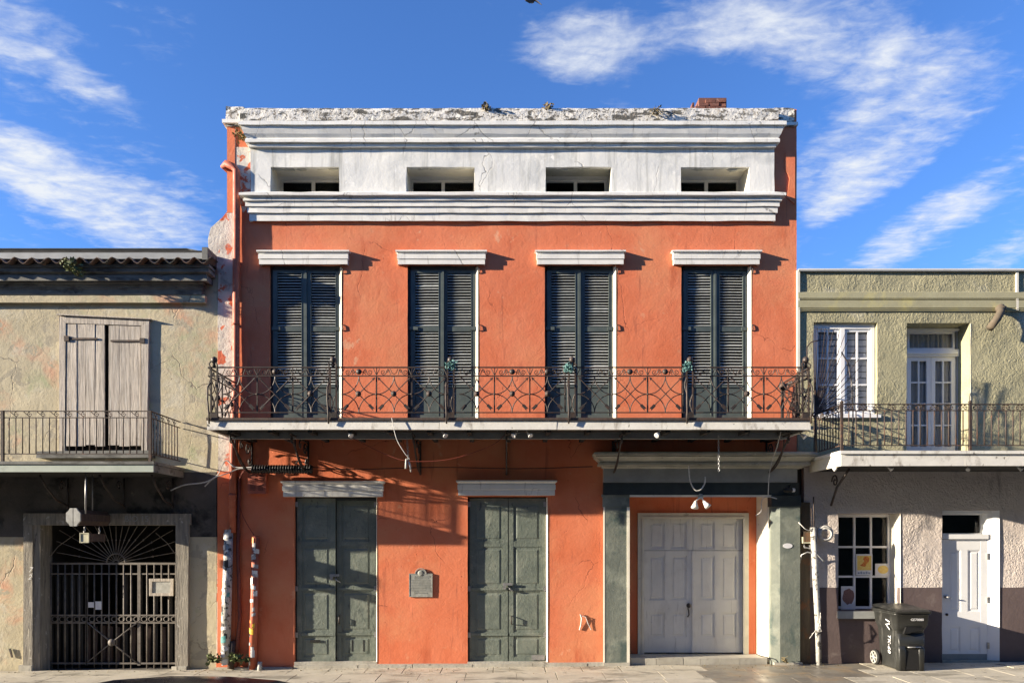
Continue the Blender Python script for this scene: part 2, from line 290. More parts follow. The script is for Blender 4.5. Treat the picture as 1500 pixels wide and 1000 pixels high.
    def frame(s, x0, x1, z0, z1, w, y0, y1, wt=None, wb=None):
        wt = w if wt is None else wt; wb = w if wb is None else wb
        s.box(x0, x0 + w, y0, y1, z0, z1); s.box(x1 - w, x1, y0, y1, z0, z1)
        s.box(x0 + w, x1 - w, y0 + .001, y1, z1 - wt, z1); s.box(x0 + w, x1 - w, y0 + .001, y1, z0, z0 + wb); return s
    def mesh(s, name, m):
        me = bpy.data.meshes.new(name); me.from_pydata(s.v, [], s.f); me.polygons.foreach_set('use_smooth', s.sm); me.update()
        import bmesh
        b = bmesh.new(); b.from_mesh(me); bmesh.ops.recalc_face_normals(b, faces=b.faces) if not getattr(s, 'keep', False) else None; b.to_mesh(me); b.free()
        me.materials.append(M[m]); return me
    def build(s, name, m, parent=None, origin=None):
        if not s.v: return None
        if origin is None:
            if parent is not None:
                xs = [p[0] for p in s.v]; ys = [p[1] for p in s.v]; zs = [p[2] for p in s.v]
                origin = ((min(xs) + max(xs)) / 2, (min(ys) + max(ys)) / 2, min(zs))
            else:
                xs = [p[0] for p in s.v]; ys = [p[1] for p in s.v]; zs = [p[2] for p in s.v]
                origin = ((min(xs) + max(xs)) / 2, (min(ys) + max(ys)) / 2, min(zs))
        ox, oy, oz = origin; s.v = [(a - ox, b - oy, c - oz) for a, b, c in s.v]
        return link(bpy.data.objects.new(name, s.mesh(name, m)), parent, origin)
def inst(name, me, parent, loc, rot=(0, 0, 0), scale=(1, 1, 1)):
    o = link(bpy.data.objects.new(name, me), parent, loc); o.rotation_euler = rot; o.scale = scale; return o
def setting(o): o['kind'] = 'structure'; return o
def text(name, s, size, loc, rot, m, parent, extrude=.002, shear=0, align='CENTER', sx=1):
    c = bpy.data.curves.new(name, 'FONT'); c.body = s; c.size = size; c.extrude = extrude; c.align_x = align; c.align_y = 'CENTER'; c.shear = shear; c.resolution_u = 2
    t = bpy.data.objects.new(name, c); col.objects.link(t)
    dg = bpy.context.evaluated_depsgraph_get(); me = bpy.data.meshes.new_from_object(t.evaluated_get(dg)); bpy.data.objects.remove(t)
    me.name = name; me.materials.clear(); me.materials.append(M[m])
    return inst(name, me, parent, loc, rot, (sx, 1, 1))
def nz(x, z, s=1.0, o=0.0): return noise.noise(Vector((x * s + o, z * s, o * .37)))

def wall(name, m, parent, x0, x1, z0, z1, yf, yb, holes=(), step=.16, amp=.006, edge=.006, seed=0.0):
    """a wall with openings; its face undulates a little and its corners are slightly uneven"""
    def lines(a, b, cuts):
        cuts = sorted({a, b, *[c for c in cuts if a < c < b]}); o = []
        for p, q in zip(cuts, cuts[1:]):
            n = max(1, int((q - p) / step)); o += [p + (q - p) * i / n for i in range(n)]
        return o + [b]
    xs = lines(x0, x1, [h[0] for h in holes] + [h[1] for h in holes]); zs = lines(z0, z1, [h[2] for h in holes] + [h[3] for h in holes])
    inside = lambda x, z: any(h[0] < x < h[1] and h[2] < z < h[3] for h in holes)
    mb = MB(); mb.keep = True
    nx, nzz = len(xs), len(zs)
    solid = [[not inside((xs[i] + xs[i + 1]) / 2, (zs[j] + zs[j + 1]) / 2) for j in range(nzz - 1)] for i in range(nx - 1)]
    S_ = lambda i, j: 0 <= i < nx - 1 and 0 <= j < nzz - 1 and solid[i][j]
    def fv(i, j):
        x, z = xs[i], zs[j]
        full = S_(i, j) and S_(i - 1, j) and S_(i, j - 1) and S_(i - 1, j - 1)
        dy = amp * (nz(x, z, .9, seed) + .45 * nz(x, z, 3.1, seed + 4)) * (1 if full else .5)
        e = 0 if full else edge
        return (x + e * nz(x, z, 3.5, seed + 7), yf + dy, z + e * nz(z, x, 3.5, seed + 9))
    idx = {}; V = []; F = []
    def g(i, j):
        if (i, j) not in idx: idx[(i, j)] = len(V); V.append(fv(i, j))
        return idx[(i, j)]
    for i in range(nx - 1):
        for j in range(nzz - 1):
            if solid[i][j]: F.append((g(i, j), g(i + 1, j), g(i + 1, j + 1), g(i, j + 1)))
    mb.add(V, F, True)
    for i in range(nx):
        for j in range(nzz):
            if j < nzz - 1 and S_(i, j) != S_(i - 1, j):
                a, b = fv(i, j), fv(i, j + 1); q = [a, b, (b[0], yb, b[2]), (a[0], yb, a[2])]
                mb.add(q if S_(i, j) else q[::-1], [(0, 1, 2, 3)][:1] if True else [])
            if i < nx - 1 and S_(i, j) != S_(i, j - 1):
                a, b = fv(i, j), fv(i + 1, j); q = [a, b, (b[0], yb, b[2]), (a[0], yb, a[2])]
                mb.add(q[::-1] if S_(i, j) else q, [(0, 1, 2, 3)])
    # back face
    for i in range(nx - 1):
        j = 0
        while j < nzz - 1:
            if solid[i][j]:
                k = j
                while k < nzz - 1 and solid[i][k]: k += 1
                mb.add([(xs[i], yb, zs[j]), (xs[i], yb, zs[k]), (xs[i + 1], yb, zs[k]), (xs[i + 1], yb, zs[j])], [(0, 1, 2, 3)]); j = k
            else: j += 1
    return mb.build(name, m, parent)

def moulding(name, m, parent, x0, x1, prof, yb=0.0, left=True, right=True, jit=.003, step=.18, seed=0.0, pbase=None, pix=True):
    """prof: (pixel row, projection) from top to bottom, extruded along the wall with mitred returns at the ends"""
    pbase = min(p for _, p in prof) if pbase is None else pbase
    pr = [(Z(py, yb - p) if pix else py, p) for py, p in prof]
    n = max(2, int((x1 - x0) / step)); cols = []
    def pt(x, p, z, y, k): return (x, y, z)
    for c in range(-1, n + 2):
        t = min(max(c, 0), n) / n; colv = []
        for k, (z, p) in enumerate(pr):
            xa = x0 - (p - pbase if left else 0); xb = x1 + (p - pbase if right else 0)
            x = xa + (xb - xa) * t; y = yb - p if 0 <= c <= n else yb + .03
            jx = x * 1.0
            dz = jit * (noise.noise(Vector((jx * 2.3 + seed, k * .9, seed))) + .6 * noise.noise(Vector((jx * 7 + seed, k * 2.1, seed + 3))))
            dy = jit * .8 * noise.noise(Vector((jx * 2.9 + seed, k * 1.7, seed + 8))) if 0 <= c <= n else 0
            colv.append((x, y + dy, z + dz))
        cols.append(colv)
    mb = MB(); m_ = len(pr); V = [v for c in cols for v in c]; F = []
    for i in range(len(cols) - 1):
        for k in range(m_ - 1): F.append((i * m_ + k, i * m_ + k + 1, (i + 1) * m_ + k + 1, (i + 1) * m_ + k))
    mb.add(V, F)
    # top and bottom closing faces
    for k in (0, m_ - 1):
        for i in range(1, len(cols) - 2):
            a, b = cols[i][k], cols[i + 1][k]; mb.add([a, b, (b[0], yb + .03, b[2]), (a[0], yb + .03, a[2])], [(0, 1, 2, 3)])
    for c in (cols[0], cols[-1]): mb.add([c[0], c[-1], (c[-1][0], c[-1][1] + .001, c[-1][2]), (c[0][0], c[0][1] + .001, c[0][2])], [(0, 1, 2, 3)])
    return mb.build(name, m, parent)
def gz(x): return .0088 * max(-14, min(14, x))

# ================================================================== GROUND
g = MB(); g.keep = True
for (a, b) in ((-900, -14), (-14, 14), (14, 900)):
    for (c, d) in ((-900, 0.5), (0.5, 900)):
        za, zb = gz(a) - .16, gz(b) - .16
        g.add([(a, c, za), (b, c, zb), (b, d, zb), (a, d, za)], [(0, 1, 2, 3)])
setting(g.build('ground', 'ground_earth'))
r = MB(); r.keep = True
for a in range(-60, 60, 4):
    r.add([(a, -10.4, gz(a) - .14), (a + 4, -10.4, gz(a + 4) - .14), (a + 4, -2.75, gz(a + 4) - .14), (a, -2.75, gz(a) - .14)], [(0, 1, 2, 3)])
setting(r.build('road', 'asphalt'))
sw = MB()
for a in range(-60, 60, 4):
    sw.add([(a, -2.6, gz(a) - .03), (a + 4, -2.6, gz(a + 4) - .03), (a + 4, .8, gz(a + 4) - .03), (a, .8, gz(a) - .03),
            (a, -2.6, gz(a) - .2), (a + 4, -2.6, gz(a + 4) - .2), (a + 4, .8, gz(a + 4) - .2), (a, .8, gz(a) - .2)], [(0, 1, 2, 3), (4, 5, 1, 0)])
sidewalk = setting(sw.build('sidewalk', 'dark_plaster', origin=(0, 0, 0)))
sw2 = MB()
for a in range(-60, 60, 4):
    sw2.add([(a, -16, gz(a)), (a + 4, -16, gz(a + 4)), (a + 4, -10.4, gz(a + 4)), (a, -10.4, gz(a)), (a, -10.4, gz(a) - .2), (a + 4, -10.4, gz(a + 4) - .2)], [(0, 1, 2, 3), (3, 2, 5, 4)])
setting(sw2.build('far_sidewalk', 'sidewalk_stone'))
# paving slabs, a piece each
rows = [(-.03, -.62), (-.62, -1.28), (-1.28, -1.95), (-1.95, -2.58)]
rnd = random.Random(3)
for ri, (ya, yb) in enumerate(rows):
    x = -10.4 + rnd.uniform(0, .6)
    while x < 10.6:
        w = rnd.choice((.66, .78, .85, .95, .62)) if ri else rnd.choice((.55, .64, .66, .9))
        gp = .005; dz = rnd.uniform(-.0018, .0018); wet = 3.6 < x + w / 2 < 6.4 and ri < 3 and rnd.random() < .75
        q = [(x + gp, yb + gp), (x + w - gp, yb + gp), (x + w - gp, ya - gp), (x + gp, ya - gp)]
        q = [(a + rnd.uniform(-.006, .006), b + rnd.uniform(-.005, .005)) for a, b in q]
        mb = MB(); tl = [rnd.uniform(-.001, .001) for _ in q]; bv = .002
        cx, cy = x + w / 2, (ya + yb) / 2
        top = [(a + (bv if a < cx else -bv), b + (bv if b < cy else -bv), gz(a) + dz + t) for (a, b), t in zip(q, tl)]
        mid = [(a, b, gz(a) + dz + t - bv) for (a, b), t in zip(q, tl)]; bot = [(a, b, gz(a) - .05) for a, b in q]
        mb.add(top + mid + bot, [(0, 1, 2, 3)] + [(4 + i, 4 + (i + 1) % 4, (i + 1) % 4, i) for i in range(4)] + [(8 + i, 8 + (i + 1) % 4, 4 + (i + 1) % 4, 4 + i) for i in range(4)])
        mb.build('paving_slab', 'wet_stone' if wet else 'sidewalk_stone', sidewalk)
        x += w
x = -12
while x < 12:
    w = rnd.uniform(1.3, 1.9); MB().rbox(x + .004, x + w - .004, -2.75, -2.6, gz(x) - .2, gz(x) + .0, .003).build('kerb_stone', 'kerb_stone', sidewalk); x += w

rl_ = random.Random(12); lt = MB(); lt.keep = True
for i in range(620):
    x_ = rl_.uniform(-10, 10); y_ = -.12 - abs(rl_.gauss(0, .22)) if rl_.random() < .65 else rl_.uniform(-2.5, -.1); s_ = rl_.uniform(.006, .022); a = rl_.uniform(0, 6.28); z_ = gz(x_) + .008
    p = Vector((x_, y_, z_)); u = Vector((cos(a), sin(a), rl_.uniform(-.3, .5))) * s_; w = Vector((-sin(a), cos(a), rl_.uniform(-.2, .6))) * s_ * rl_.uniform(.4, .9)
    lt.add([p - u, p - w, p + u, p + w], [(0, 1, 2, 3)])
lt_o = lt.build('leaf_litter', 'leaf_dry'); thing('', 'scattered dry leaf crumbs and grit lying on the pavement along the walls', 'litter', obj=lt_o, kind='stuff')

# ================================================================== MIDDLE BUILDING
XL, XR = X(333), X(1167)
B1 = thing('orange_building', 'three storey orange plaster building with white attic band and iron balcony', 'building', (0, 0, 0))
WIN = [(395, 500, 382, 510), (597, 700, 584, 710), (798, 902, 787, 912), (998, 1100, 986, 1110)]
ATT = [(398, 498), (596, 695), (799, 895), (996, 1096)]
holes = [(X(a), X(b), Z(613), Z(388)) for a, b, _, _ in WIN] + [(X(a), X(b), Z(283), Z(244)) for a, b in ATT]
holes += [(X(431), X(552), 0.0, Z(727)), (X(685), X(802), 0.0, Z(727)), (X(920), X(1130), -.3, Z(724))]
wall('wall', 'orange_plaster', B1, X(345), XR, -.3, Z(160), 0, .35, holes, amp=.007, seed=1.0)
# strip of flaking party wall at the left edge
pw = MB(); pts = [(X(333), Z(160)), (X(345), Z(160)), (X(345), -.3), (X(317), -.3), (X(320), Z(640)), (X(319), Z(470)), (X(320), Z(400)), (X(306), Z(372)), (X(305), Z(350)), (X(309), Z(334)),
                 (X(318), Z(326)), (X(326), Z(319)), (X(333), Z(310))]
pw.prism(pts, -.012, .9)
pwo = pw.build('party_wall', 'peeling_plaster', B1)
MB().prism([(X(333), Z(312)), (X(344.5), Z(312)), (X(344.5), Z(184)), (X(333), Z(184))], -.016, -.01).build('wall_patch', 'orange_plaster', B1)
MB().box(X(319), X(345.5), -.017, -.01, -.3, Z(690)).build('wall_patch', 'orange_plaster', B1)
MB().prism([(X(346), Z(216)), (X(367), Z(216)), (X(367), Z(300)), (X(356), Z(312)), (X(349), Z(290)), (X(346), Z(250))], -.009, .02).build('bare_patch', 'peeling_plaster', B1)
MB().prism([(X(1150), Z(225)), (X(1164), Z(222)), (X(1164), Z(300)), (X(1152), Z(290)), (X(1156), Z(262)), (X(1149), Z(246))], -.02, .02).build('wall_patch', 'orange_plaster', B1)
# body behind the facade
b = MB(); b.box(X(333), X(333) + .3, .9, 9, -.3, Z(185)); b.box(XR - .3, XR, .35, 9, -.3, Z(185)); b.box(X(333), XR, 9, 9.3, -.3, Z(185)); b.build('side_wall', 'orange_flaking', B1)
MB().box(X(333) + .3, XR - .3, .35, 9, Z(215), Z(205)).build('roof', 'dark_wall', B1)
MB().box(XL + .3, XR - .3, 1.3, 1.32, -.2, Z(235)).build('inner_wall', 'inside_dark', B1)
MB().box(X(333), X(345), 0.0, .9, Z(178), Z(160)).build('wall_end', 'orange_plaster', B1)
# attic band
ah = [(X(a), X(b), Z(284, -.09), Z(244, -.09)) for a, b in ATT]
wall('attic_band', 'white_plaster', B1, X(369), X(1132), Z(300), Z(205), -.07, -.002, ah, amp=.009, edge=.012, seed=5.0, step=.12)
moulding('crown_cornice', 'white_moulding', B1, X(372), X(1129), [(176, .10), (177.5, .27), (182.5, .27), (184, .235), (189, .225), (196, .20), (202, .165), (203.5, .185), (208, .185), (209, .14), (211, .125), (211.5, .135), (215, .135), (216.5, .09)], jit=.007, seed=2)
moulding('band_cornice', 'white_moulding', B1, X(372), X(1129), [(281, .06), (282, .20), (285.5, .20), (287, .16), (290.5, .125), (291, .145), (293.5, .145), (294.6, .105), (295.5, .115), (302, .115), (303.2, .078), (304, .09), (311.5, .09), (312.8, .045), (313.5, .06), (323.5, .06), (324, .0)], jit=.008, seed=9)
# parapet block, rough
pa = MB()
def rough_bar(x0, x1, yf, yb, z0, z1, jit, step=.09, seed=0.0):
    mb = MB(); n = int((x1 - x0) / step); ring = [(yf, z0), (yf, z0 + (z1 - z0) * .35), (yf, z0 + (z1 - z0) * .7), (yf + .02, z1 - .01), (yf + .10, z1), (yb, z1), (yb, z0)]
    V = []
    for i in range(n + 1):
        x = x0 + (x1 - x0) * i / n
        for k, (y, z) in enumerate(ring):
            q = Vector((x * 3 + seed, k * 1.1, seed)); q2 = Vector((x * 11 + seed, k * 2.3, seed))
            V.append((x + (jit * noise.noise(q2 + Vector((5, 5, 5))) if 0 < i < n else 0), y + jit * (noise.noise(q) + .7 * noise.noise(q2)), z + jit * (noise.noise(q + Vector((9, 3, 1))) + .8 * noise.noise(q2 + Vector((2, 7, 1))))))
    m_ = len(ring); F = [(i * m_ + k, (i + 1) * m_ + k, (i + 1) * m_ + (k + 1) % m_, i * m_ + (k + 1) % m_) for i in range(n) for k in range(m_)]
    F += [tuple(range(m_)), tuple(n * m_ + k for k in range(m_))[::-1]]
    return mb.add(V, F)
rough_bar(X(352, -.2), X(1140, -.2), -.22, .35, Z(176.5, -.22), Z(157, -.22), .009, seed=3).build('parapet', 'weathered_parapet', B1)
rough_bar(X(332), X(352, -.2), -.05, .35, Z(184, -.05), Z(154.5, -.05), .018, seed=6).build('parapet', 'weathered_parapet', B1)
rough_bar(X(1140, -.2), X(1162), -.05, .35, Z(184, -.05), Z(157, -.05), .018, seed=8).build('parapet', 'weathered_parapet', B1)
MB().rbox(X(328), X(366), -.09, .3, Z(184), Z(178.5)).build('parapet_ledge', 'white_moulding', B1)
MB().rbox(X(1140), X(1167.5), -.05, .3, Z(185.5), Z(181)).build('parapet_ledge', 'white_moulding', B1)
MB().rbox(X(332), XR, .3, .36, Z(180), Z(163)).build('parapet_back', 'weathered_parapet', B1)
# attic windows
for k, (a, c) in enumerate(ATT):
    yw = .50; x0, x1, zt, zb = X(a) , X(c), Z(244), Z(283)
    fb = MB(); fb.frame(x0 + .002, x1 - .002, zb + .002, zt - .002, .045, yw, yw + .05, .03); xm = (x0 + x1) / 2; fb.box(xm - .03, xm + .03, yw - .004, yw + .05, zb + .04, zt - .03)
    fb.box(x0, x1, .352, yw + .06, zt, zt + .03); fb.box(x0 - .03, x0, .352, yw + .06, zb, zt); fb.box(x1, x1 + .03, .352, yw + .06, zb, zt)
    w = fb.build('attic_window', 'white_paint', B1)
    for (p, q) in ((x0 + .047, xm - .031), (xm + .031, x1 - .047)):
        MB().box(p, q, yw + .02, yw + .026, zb + .046, zt - .031).build('pane', 'window_glass', w)
    ln_ = MB(); ln_.box(x0 - .004, x0 + .004, .0, .352, zb, zt); ln_.box(x1 - .004, x1 + .004, .0, .352, zb, zt); ln_.box(x0 + .004, x1 - .004, .0, .352, zt - .004, zt + .004); ln_.box(x0 + .004, x1 - .004, .0, .352, zb - .002, zb + .006); ln_.build('liner', 'old_cream_wood' if k == 2 else 'cream_paint', B1)
    lb = MB()
    for s_ in range(6):     # ragged broken lintel board under the opening's head
        xx0 = x0 + .004 + (x1 - x0 - .008) * s_ / 6; xx1 = x0 + .004 + (x1 - x0 - .008) * (s_ + 1) / 6; dd = random.uniform(.02, .075) if k != 1 else .03
        lb.prism([(xx0, zt - .003), (xx1, zt - .003), (xx1, zt - dd), ((xx0 + xx1) / 2, zt - dd - random.uniform(-.015, .015)), (xx0, zt - random.uniform(.02, .06))], -.02 - .001 * s_, .04)
    lb.build('head_board', 'old_cream_wood', B1)
# lintel caps
def cap(a, c, t, bt, m='white_moulding', s=0.0):
    h = bt - t
    return moulding('lintel_cap', m, B1, X(a + 6), X(c - 6), [(t, .02), (t + .2, .115), (t + h * .10, .115), (t + h * .15, .095), (t + h * .27, .075), (t + h * .29, .09), (t + h * .60, .09), (t + h * .64, .07), (t + h * .66, .078), (bt - .6, .078), (bt, .0)], jit=.003, seed=s)
for k, w in enumerate(WIN): cap(w[2], w[3], 366, 387.5, s=k * 3.0)
cap(417, 561, 704, 727.5, s=21); cap(672, 812, 703, 725.5, s=25)

# ---- louvred shutters
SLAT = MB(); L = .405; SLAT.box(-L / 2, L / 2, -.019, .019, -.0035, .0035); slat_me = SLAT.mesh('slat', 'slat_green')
zT, zM1, zM2, zL, zB = Z(394.5), Z(477), Z(484), Z(563), Z(612.5)
for k, (a, c, _, _) in enumerate(WIN):
    x0, x1 = X(a), X(c)
    fr = MB(); fr.box(x0 + .002, x0 + .05, .075, .13, zB, Z(389)); fr.box(x1 - .05, x1 - .002, .075, .13, zB, Z(389)); fr.box(x0 + .05, x1 - .05, .045, .13, zT + .004, Z(388.3))
    fr.build('shutter_frame', 'dark_green_trim', B1)
    MB().box(x0 + .05, x1 - .05, .19, .22, zB, zT).build('black_backing', 'inside_dark', B1)  # plain black board stands in for the unlit space behind the slats
    MB().prism_x([(0, 0), (0, 0), (0, 0)], 0, 0) if False else None
    jb = MB(); jb.add([(x1 + .002, -.006, zB), (x1 - .045, .06, zB), (x1 + .002, .06, zB), (x1 + .002, -.006, Z(390)), (x1 - .045, .06, Z(390)), (x1 + .002, .06, Z(390))],
                      [(0, 1, 2), (3, 5, 4), (0, 3, 4, 1), (1, 4, 5, 2), (0, 2, 5, 3)]); jb.build('jamb', 'cream_paint', B1)
    xm = (x0 + x1) / 2 - .0
    for li, (p, q) in enumerate(((x0 + .05, xm - .004), (xm + .004, x1 - .046))):
        st = .078; sh = .045 + (.012 if li else 0); lf = MB()
        lf.box(p, p + st, sh, sh + .045, zB, zT); lf.box(q - st, q, sh, sh + .045, zB, zT)
        for (za, zb_) in ((zT - .05, zT), (zM2, zM1), (zL - .04, zL), (zB, zB + .07)): lf.box(p + st, q - st, sh + .002, sh + .043, za, zb_)
        if li == 0: lf.box(q - .016, q + .02, sh - .014, sh, zB, zT)
        lf.box(p + st - .012, p + st, sh - .006, sh, zB + .05, zT - .03); lf.box(q - st, q - st + .012, sh - .006, sh, zB + .05, zT - .03)
        leaf = lf.build('shutter', 'shutter_green', B1); leaf.rotation_euler = (radians((0, .25, 0, -.2)[k]), radians((.12, -.1, .15, 0)[k] * (1 if li else -1)), radians(((0, 1.2), (-1.0, 0), (0, 0), (0, 1.6))[k][li]))
        MB().box(p + st + .002, q - st - .002, sh + .018, sh + .03, zB + .07, zL - .04).build('bottom_panel', 'shutter_green', leaf)
        sc = (q - p - 2 * st - .004) / L
        for (za, zb_, n) in ((zM1, zT - .05, 19), (zL, zM2, 18)):
            for i in range(n):
                tilt = 34 + random.uniform(-5, 5) + (14 if random.random() < .04 else 0)
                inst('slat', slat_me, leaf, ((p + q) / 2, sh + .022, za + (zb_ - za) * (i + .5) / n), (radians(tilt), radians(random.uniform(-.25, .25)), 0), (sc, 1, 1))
        sb = MB()
        hx = p - .02 if li == 0 else q - .10
        for zz_ in (Z(480),): sb.box(hx, hx + .15, sh - .02, sh - .001, zz_ - .03, zz_ + .028)
        sb.build('strap_hinge', 'shutter_green', leaf)
    for zz_ in (Z(396), Z(480)):
        MB().tube([(x1 + .02, -.005, zz_ - .06), (x1 + .035, -.02, zz_ - .03), (x1 + .02, -.02, zz_ + .04), (x1 + .005, -.01, zz_ + .06)], .009).build('shutter_hook', 'wrought_iron', B1)

# ---- ground floor double doors
def panel_leaf(name, m, parent, x0, x1, z0, z1, y, rails, st=.09, cols=1, mull=.05, th=.05, pm=None, prec=.014, raised=True):
    """rails: list of (z low, z high) incl. top and bottom; panels fill between"""
    lf = MB(); lf.box(x0, x0 + st, y, y + th, z0, z1); lf.box(x1 - st, x1, y, y + th, z0, z1)
    for a, c in rails: lf.box(x0 + st, x1 - st, y + .0015, y + th - .001, a, c)
    xi0, xi1 = x0 + st, x1 - st; w = (xi1 - xi0 - mull * (cols - 1)) / cols
    rs = sorted(rails); bays = [(rs[i][1], rs[i + 1][0]) for i in range(len(rs) - 1)]
    for c_ in range(1, cols):
        for a, c in bays: lf.box(xi0 + w * c_ + mull * (c_ - 1), xi0 + w * c_ + mull * c_, y + .0025, y + th - .001, a, c)
    leaf = lf.build(name, m, parent)
    for a, c in bays:
        for k in range(cols):
            p = xi0 + k * (w + mull); q = p + w; pb = MB(); pb.box(p, q, y + prec, y + th - .006, a, c)
            # bead round the panel
            bw = .014; pb.frame(p, q, a, c, bw, y + .005, y + prec)
            if raised:
                e = min(.05, (q - p) * .2); pb.add([(p + e, y + prec - .001, a + e), (q - e, y + prec - .001, a + e), (q - e, y + prec - .001, c - e), (p + e, y + prec - .001, c - e),
                        (p + e + .02, y + prec - .008, a + e + .02), (q - e - .02, y + prec - .008, a + e + .02), (q - e - .02, y + prec - .008, c - e - .02), (p + e + .02, y + prec - .008, c - e - .02)],
                       [(4, 5, 6, 7), (0, 1, 5, 4), (1, 2, 6, 5), (2, 3, 7, 6), (3, 0, 4, 7)])
            pb.build('panel', pm or m, leaf)
    return leaf
for di, (a, c) in enumerate(((431, 552), (685, 802))):
    x0, x1 = X(a), X(c); zt, zb = Z(728), .075
    fr = MB(); fr.box(x0 - .004, x0 + .03, .08, .2, zb, zt); fr.box(x1 - .03, x1 + .004, .08, .2, zb, zt); fr.box(x0, x1, .08, .2, zt - .05, zt); fr.build('door_frame', 'dark_green_trim', B1)
    MB().rbox(x0, x1, -.005, .3, -.3, zb).build('threshold', 'kerb_stone', B1)
    xm = X(490.5) if di == 0 else X(744.5)
    rl = lambda: [(zb, zb + .07), (Z(932), Z(926.5)), (Z(866), Z(859)), (Z(800), Z(793)), (zt - .10, zt - .012)]
    for li, (p, q) in enumerate(((x0 + .032, xm - .006), (xm + .006, x1 - .032))):
        y = .065 + (0 if li == 0 else (.052 if di == 0 else .004))
        lf = panel_leaf('door', 'door_green', B1, p, q, zb + .005, zt - .015, y, rl(), .085)
        for zz_ in (Z(862.5), Z(929)): MB().rbox(p + .02, q - .005, y - .012, y - .001, zz_ - .024, zz_ + .020, .003).build('iron_bar', 'door_green', lf)
        hx = p if li == 0 else q
        for zz_ in (Z(738), Z(862), Z(930)): MB().box(hx - .035, hx + .02, y - .018, y - .002, zz_ - .045, zz_ + .045).build('hinge', 'steel', lf)
        if li == 0:
            hs_ = MB(); zz_ = Z(843) if di == 0 else Z(856); hs_.box(xm - .10, xm + .07, y - .05, y - .02, zz_ - .012, zz_ + .03); hs_.box(xm - .09, xm - .04, y - .06, y - .02, zz_ - .08, zz_ - .01)
            hs_.tube([(xm + .0, y - .02, zz_ - .04), (xm + .03, y - .05, zz_ - .08), (xm + .09, y - .02, zz_ - .12)], .011); hs_.build('hasp', 'steel', lf)
            if di == 0: MB().box(X(453), X(468), y - .016, y - .006, Z(940.5), Z(937)).build('letter_slot', 'inside_dark', lf)
        else:
            kh = MB(); kh.tube([(p + .05, y - .002, Z(902)), (p + .05, y - .05, Z(904)), (p + .05, y - .05, Z(912)), (p + .05, y - .002, Z(914))], .010); kh.build('pull_handle', 'wrought_iron', lf)
            if di: MB().box(X(779), X(798), y - .016, y - .004, Z(967), Z(959.5)).build('small_plate', 'steel', lf)
            else:
                vb = MB()
                for t in (513, 530): vb.box(X(t), X(t) + .02, y + .002, y + .012, Z(955), Z(938))
                vb.build('slots', 'inside_dark', lf)
    jb = MB(); jb.add([(x1 + .004, -.006, 0.05), (x1 - .022, .07, .05), (x1 + .004, .07, .05), (x1 + .004, -.006, zt), (x1 - .022, .07, zt), (x1 + .004, .07, zt)], [(0, 1, 2), (3, 5, 4), (0, 3, 4, 1), (1, 4, 5, 2), (0, 2, 5, 3)])
    jb.build('jamb', 'cream_paint', B1)
# stone base course along the foot of the wall
xs_ = [432, 525, 605, 692, 780, 859, 884]
for p, q in zip(xs_, xs_[1:]): MB().rbox(X(p) + .004, X(q) - .004, -.09, -.002, -.2, gz(X(p)) + .062, .004).build('base_stone', 'kerb_stone', B1)
for p, q in ((318, 345), (347, 430)): MB().rbox(X(p), X(q), -.115, -.002, -.2, gz(X(p)) + .03, .005).build('base_stone', 'kerb_stone', B1)

# ---- entrance
R = .50
pl = MB(); pl.rbox(X(884.5), X(920), -.06, .05, .05, Z(742), .006); pl.box(X(882.5), X(921), -.075, .05, Z(742.5), Z(725)); pl.box(X(881), X(923), -.09, .05, Z(728), Z(724)); pl.build('pilaster', 'pier_green', B1)
MB().rbox(X(883), X(921.5), -.10, .05, -.2, .075, .008).build('pilaster_base', 'kerb_stone', B1)
MB().box(X(917.5), X(921.5), -.066, -.05, .06, Z(742)).build('edge_bead', 'cream_paint', B1)
MB().box(X(883.2), X(885.4), -.068, -.05, .06, Z(742)).build('edge_bead', 'cream_paint', B1)
pr = MB(); pr.add([(X(1128), -.05, -.2), (X(1139), -.12, -.2), (X(1168), -.12, -.2), (X(1168), .05, -.2), (X(1128), .05, -.2),
                   (X(1128), -.05, Z(742)), (X(1139), -.12, Z(742)), (X(1168), -.12, Z(742)), (X(1168), .05, Z(742)), (X(1128), .05, Z(742))],
                  [(0, 1, 6, 5), (1, 2, 7, 6), (2, 3, 8, 7), (3, 4, 9, 8), (4, 0, 5, 9), (5, 6, 7, 8, 9)]); pr.build('pilaster', 'pier_green', B1)
MB().box(X(1126), X(1169), -.135, .05, Z(741.6, -.13), Z(725, -.13)).build('capital', 'dark_green_trim', B1)
MB().rbox(X(1131), X(1171), -.15, .05, -.2, .085, .008).build('pilaster_base', 'kerb_stone', B1)
MB().box(X(883), X(1167), -.11, .05, Z(724.5, -.11), Z(706.5, -.11)).build('frieze', 'dark_green_trim', B1)
fa = MB(); fa.box(X(883), X(1163), -.15, .05, Z(706, -.15), Z(686, -.15)); fa.build('fascia_board', 'grey_paint', B1)
moulding('entablature_cornice', 'old_cream_wood', B1, X(883), X(1170), [(661, .18), (662, .36), (665.5, .36), (667, .33), (668, .345), (676, .25), (677.5, .27), (681, .27), (682, .20), (683.5, .20), (686, .15)], jit=.004, seed=33, pbase=.17)
MB().box(X(921), X(1128), -.105, -.09, Z(727.5, -.1), Z(724, -.1)).build('bead', 'cream_paint', B1)
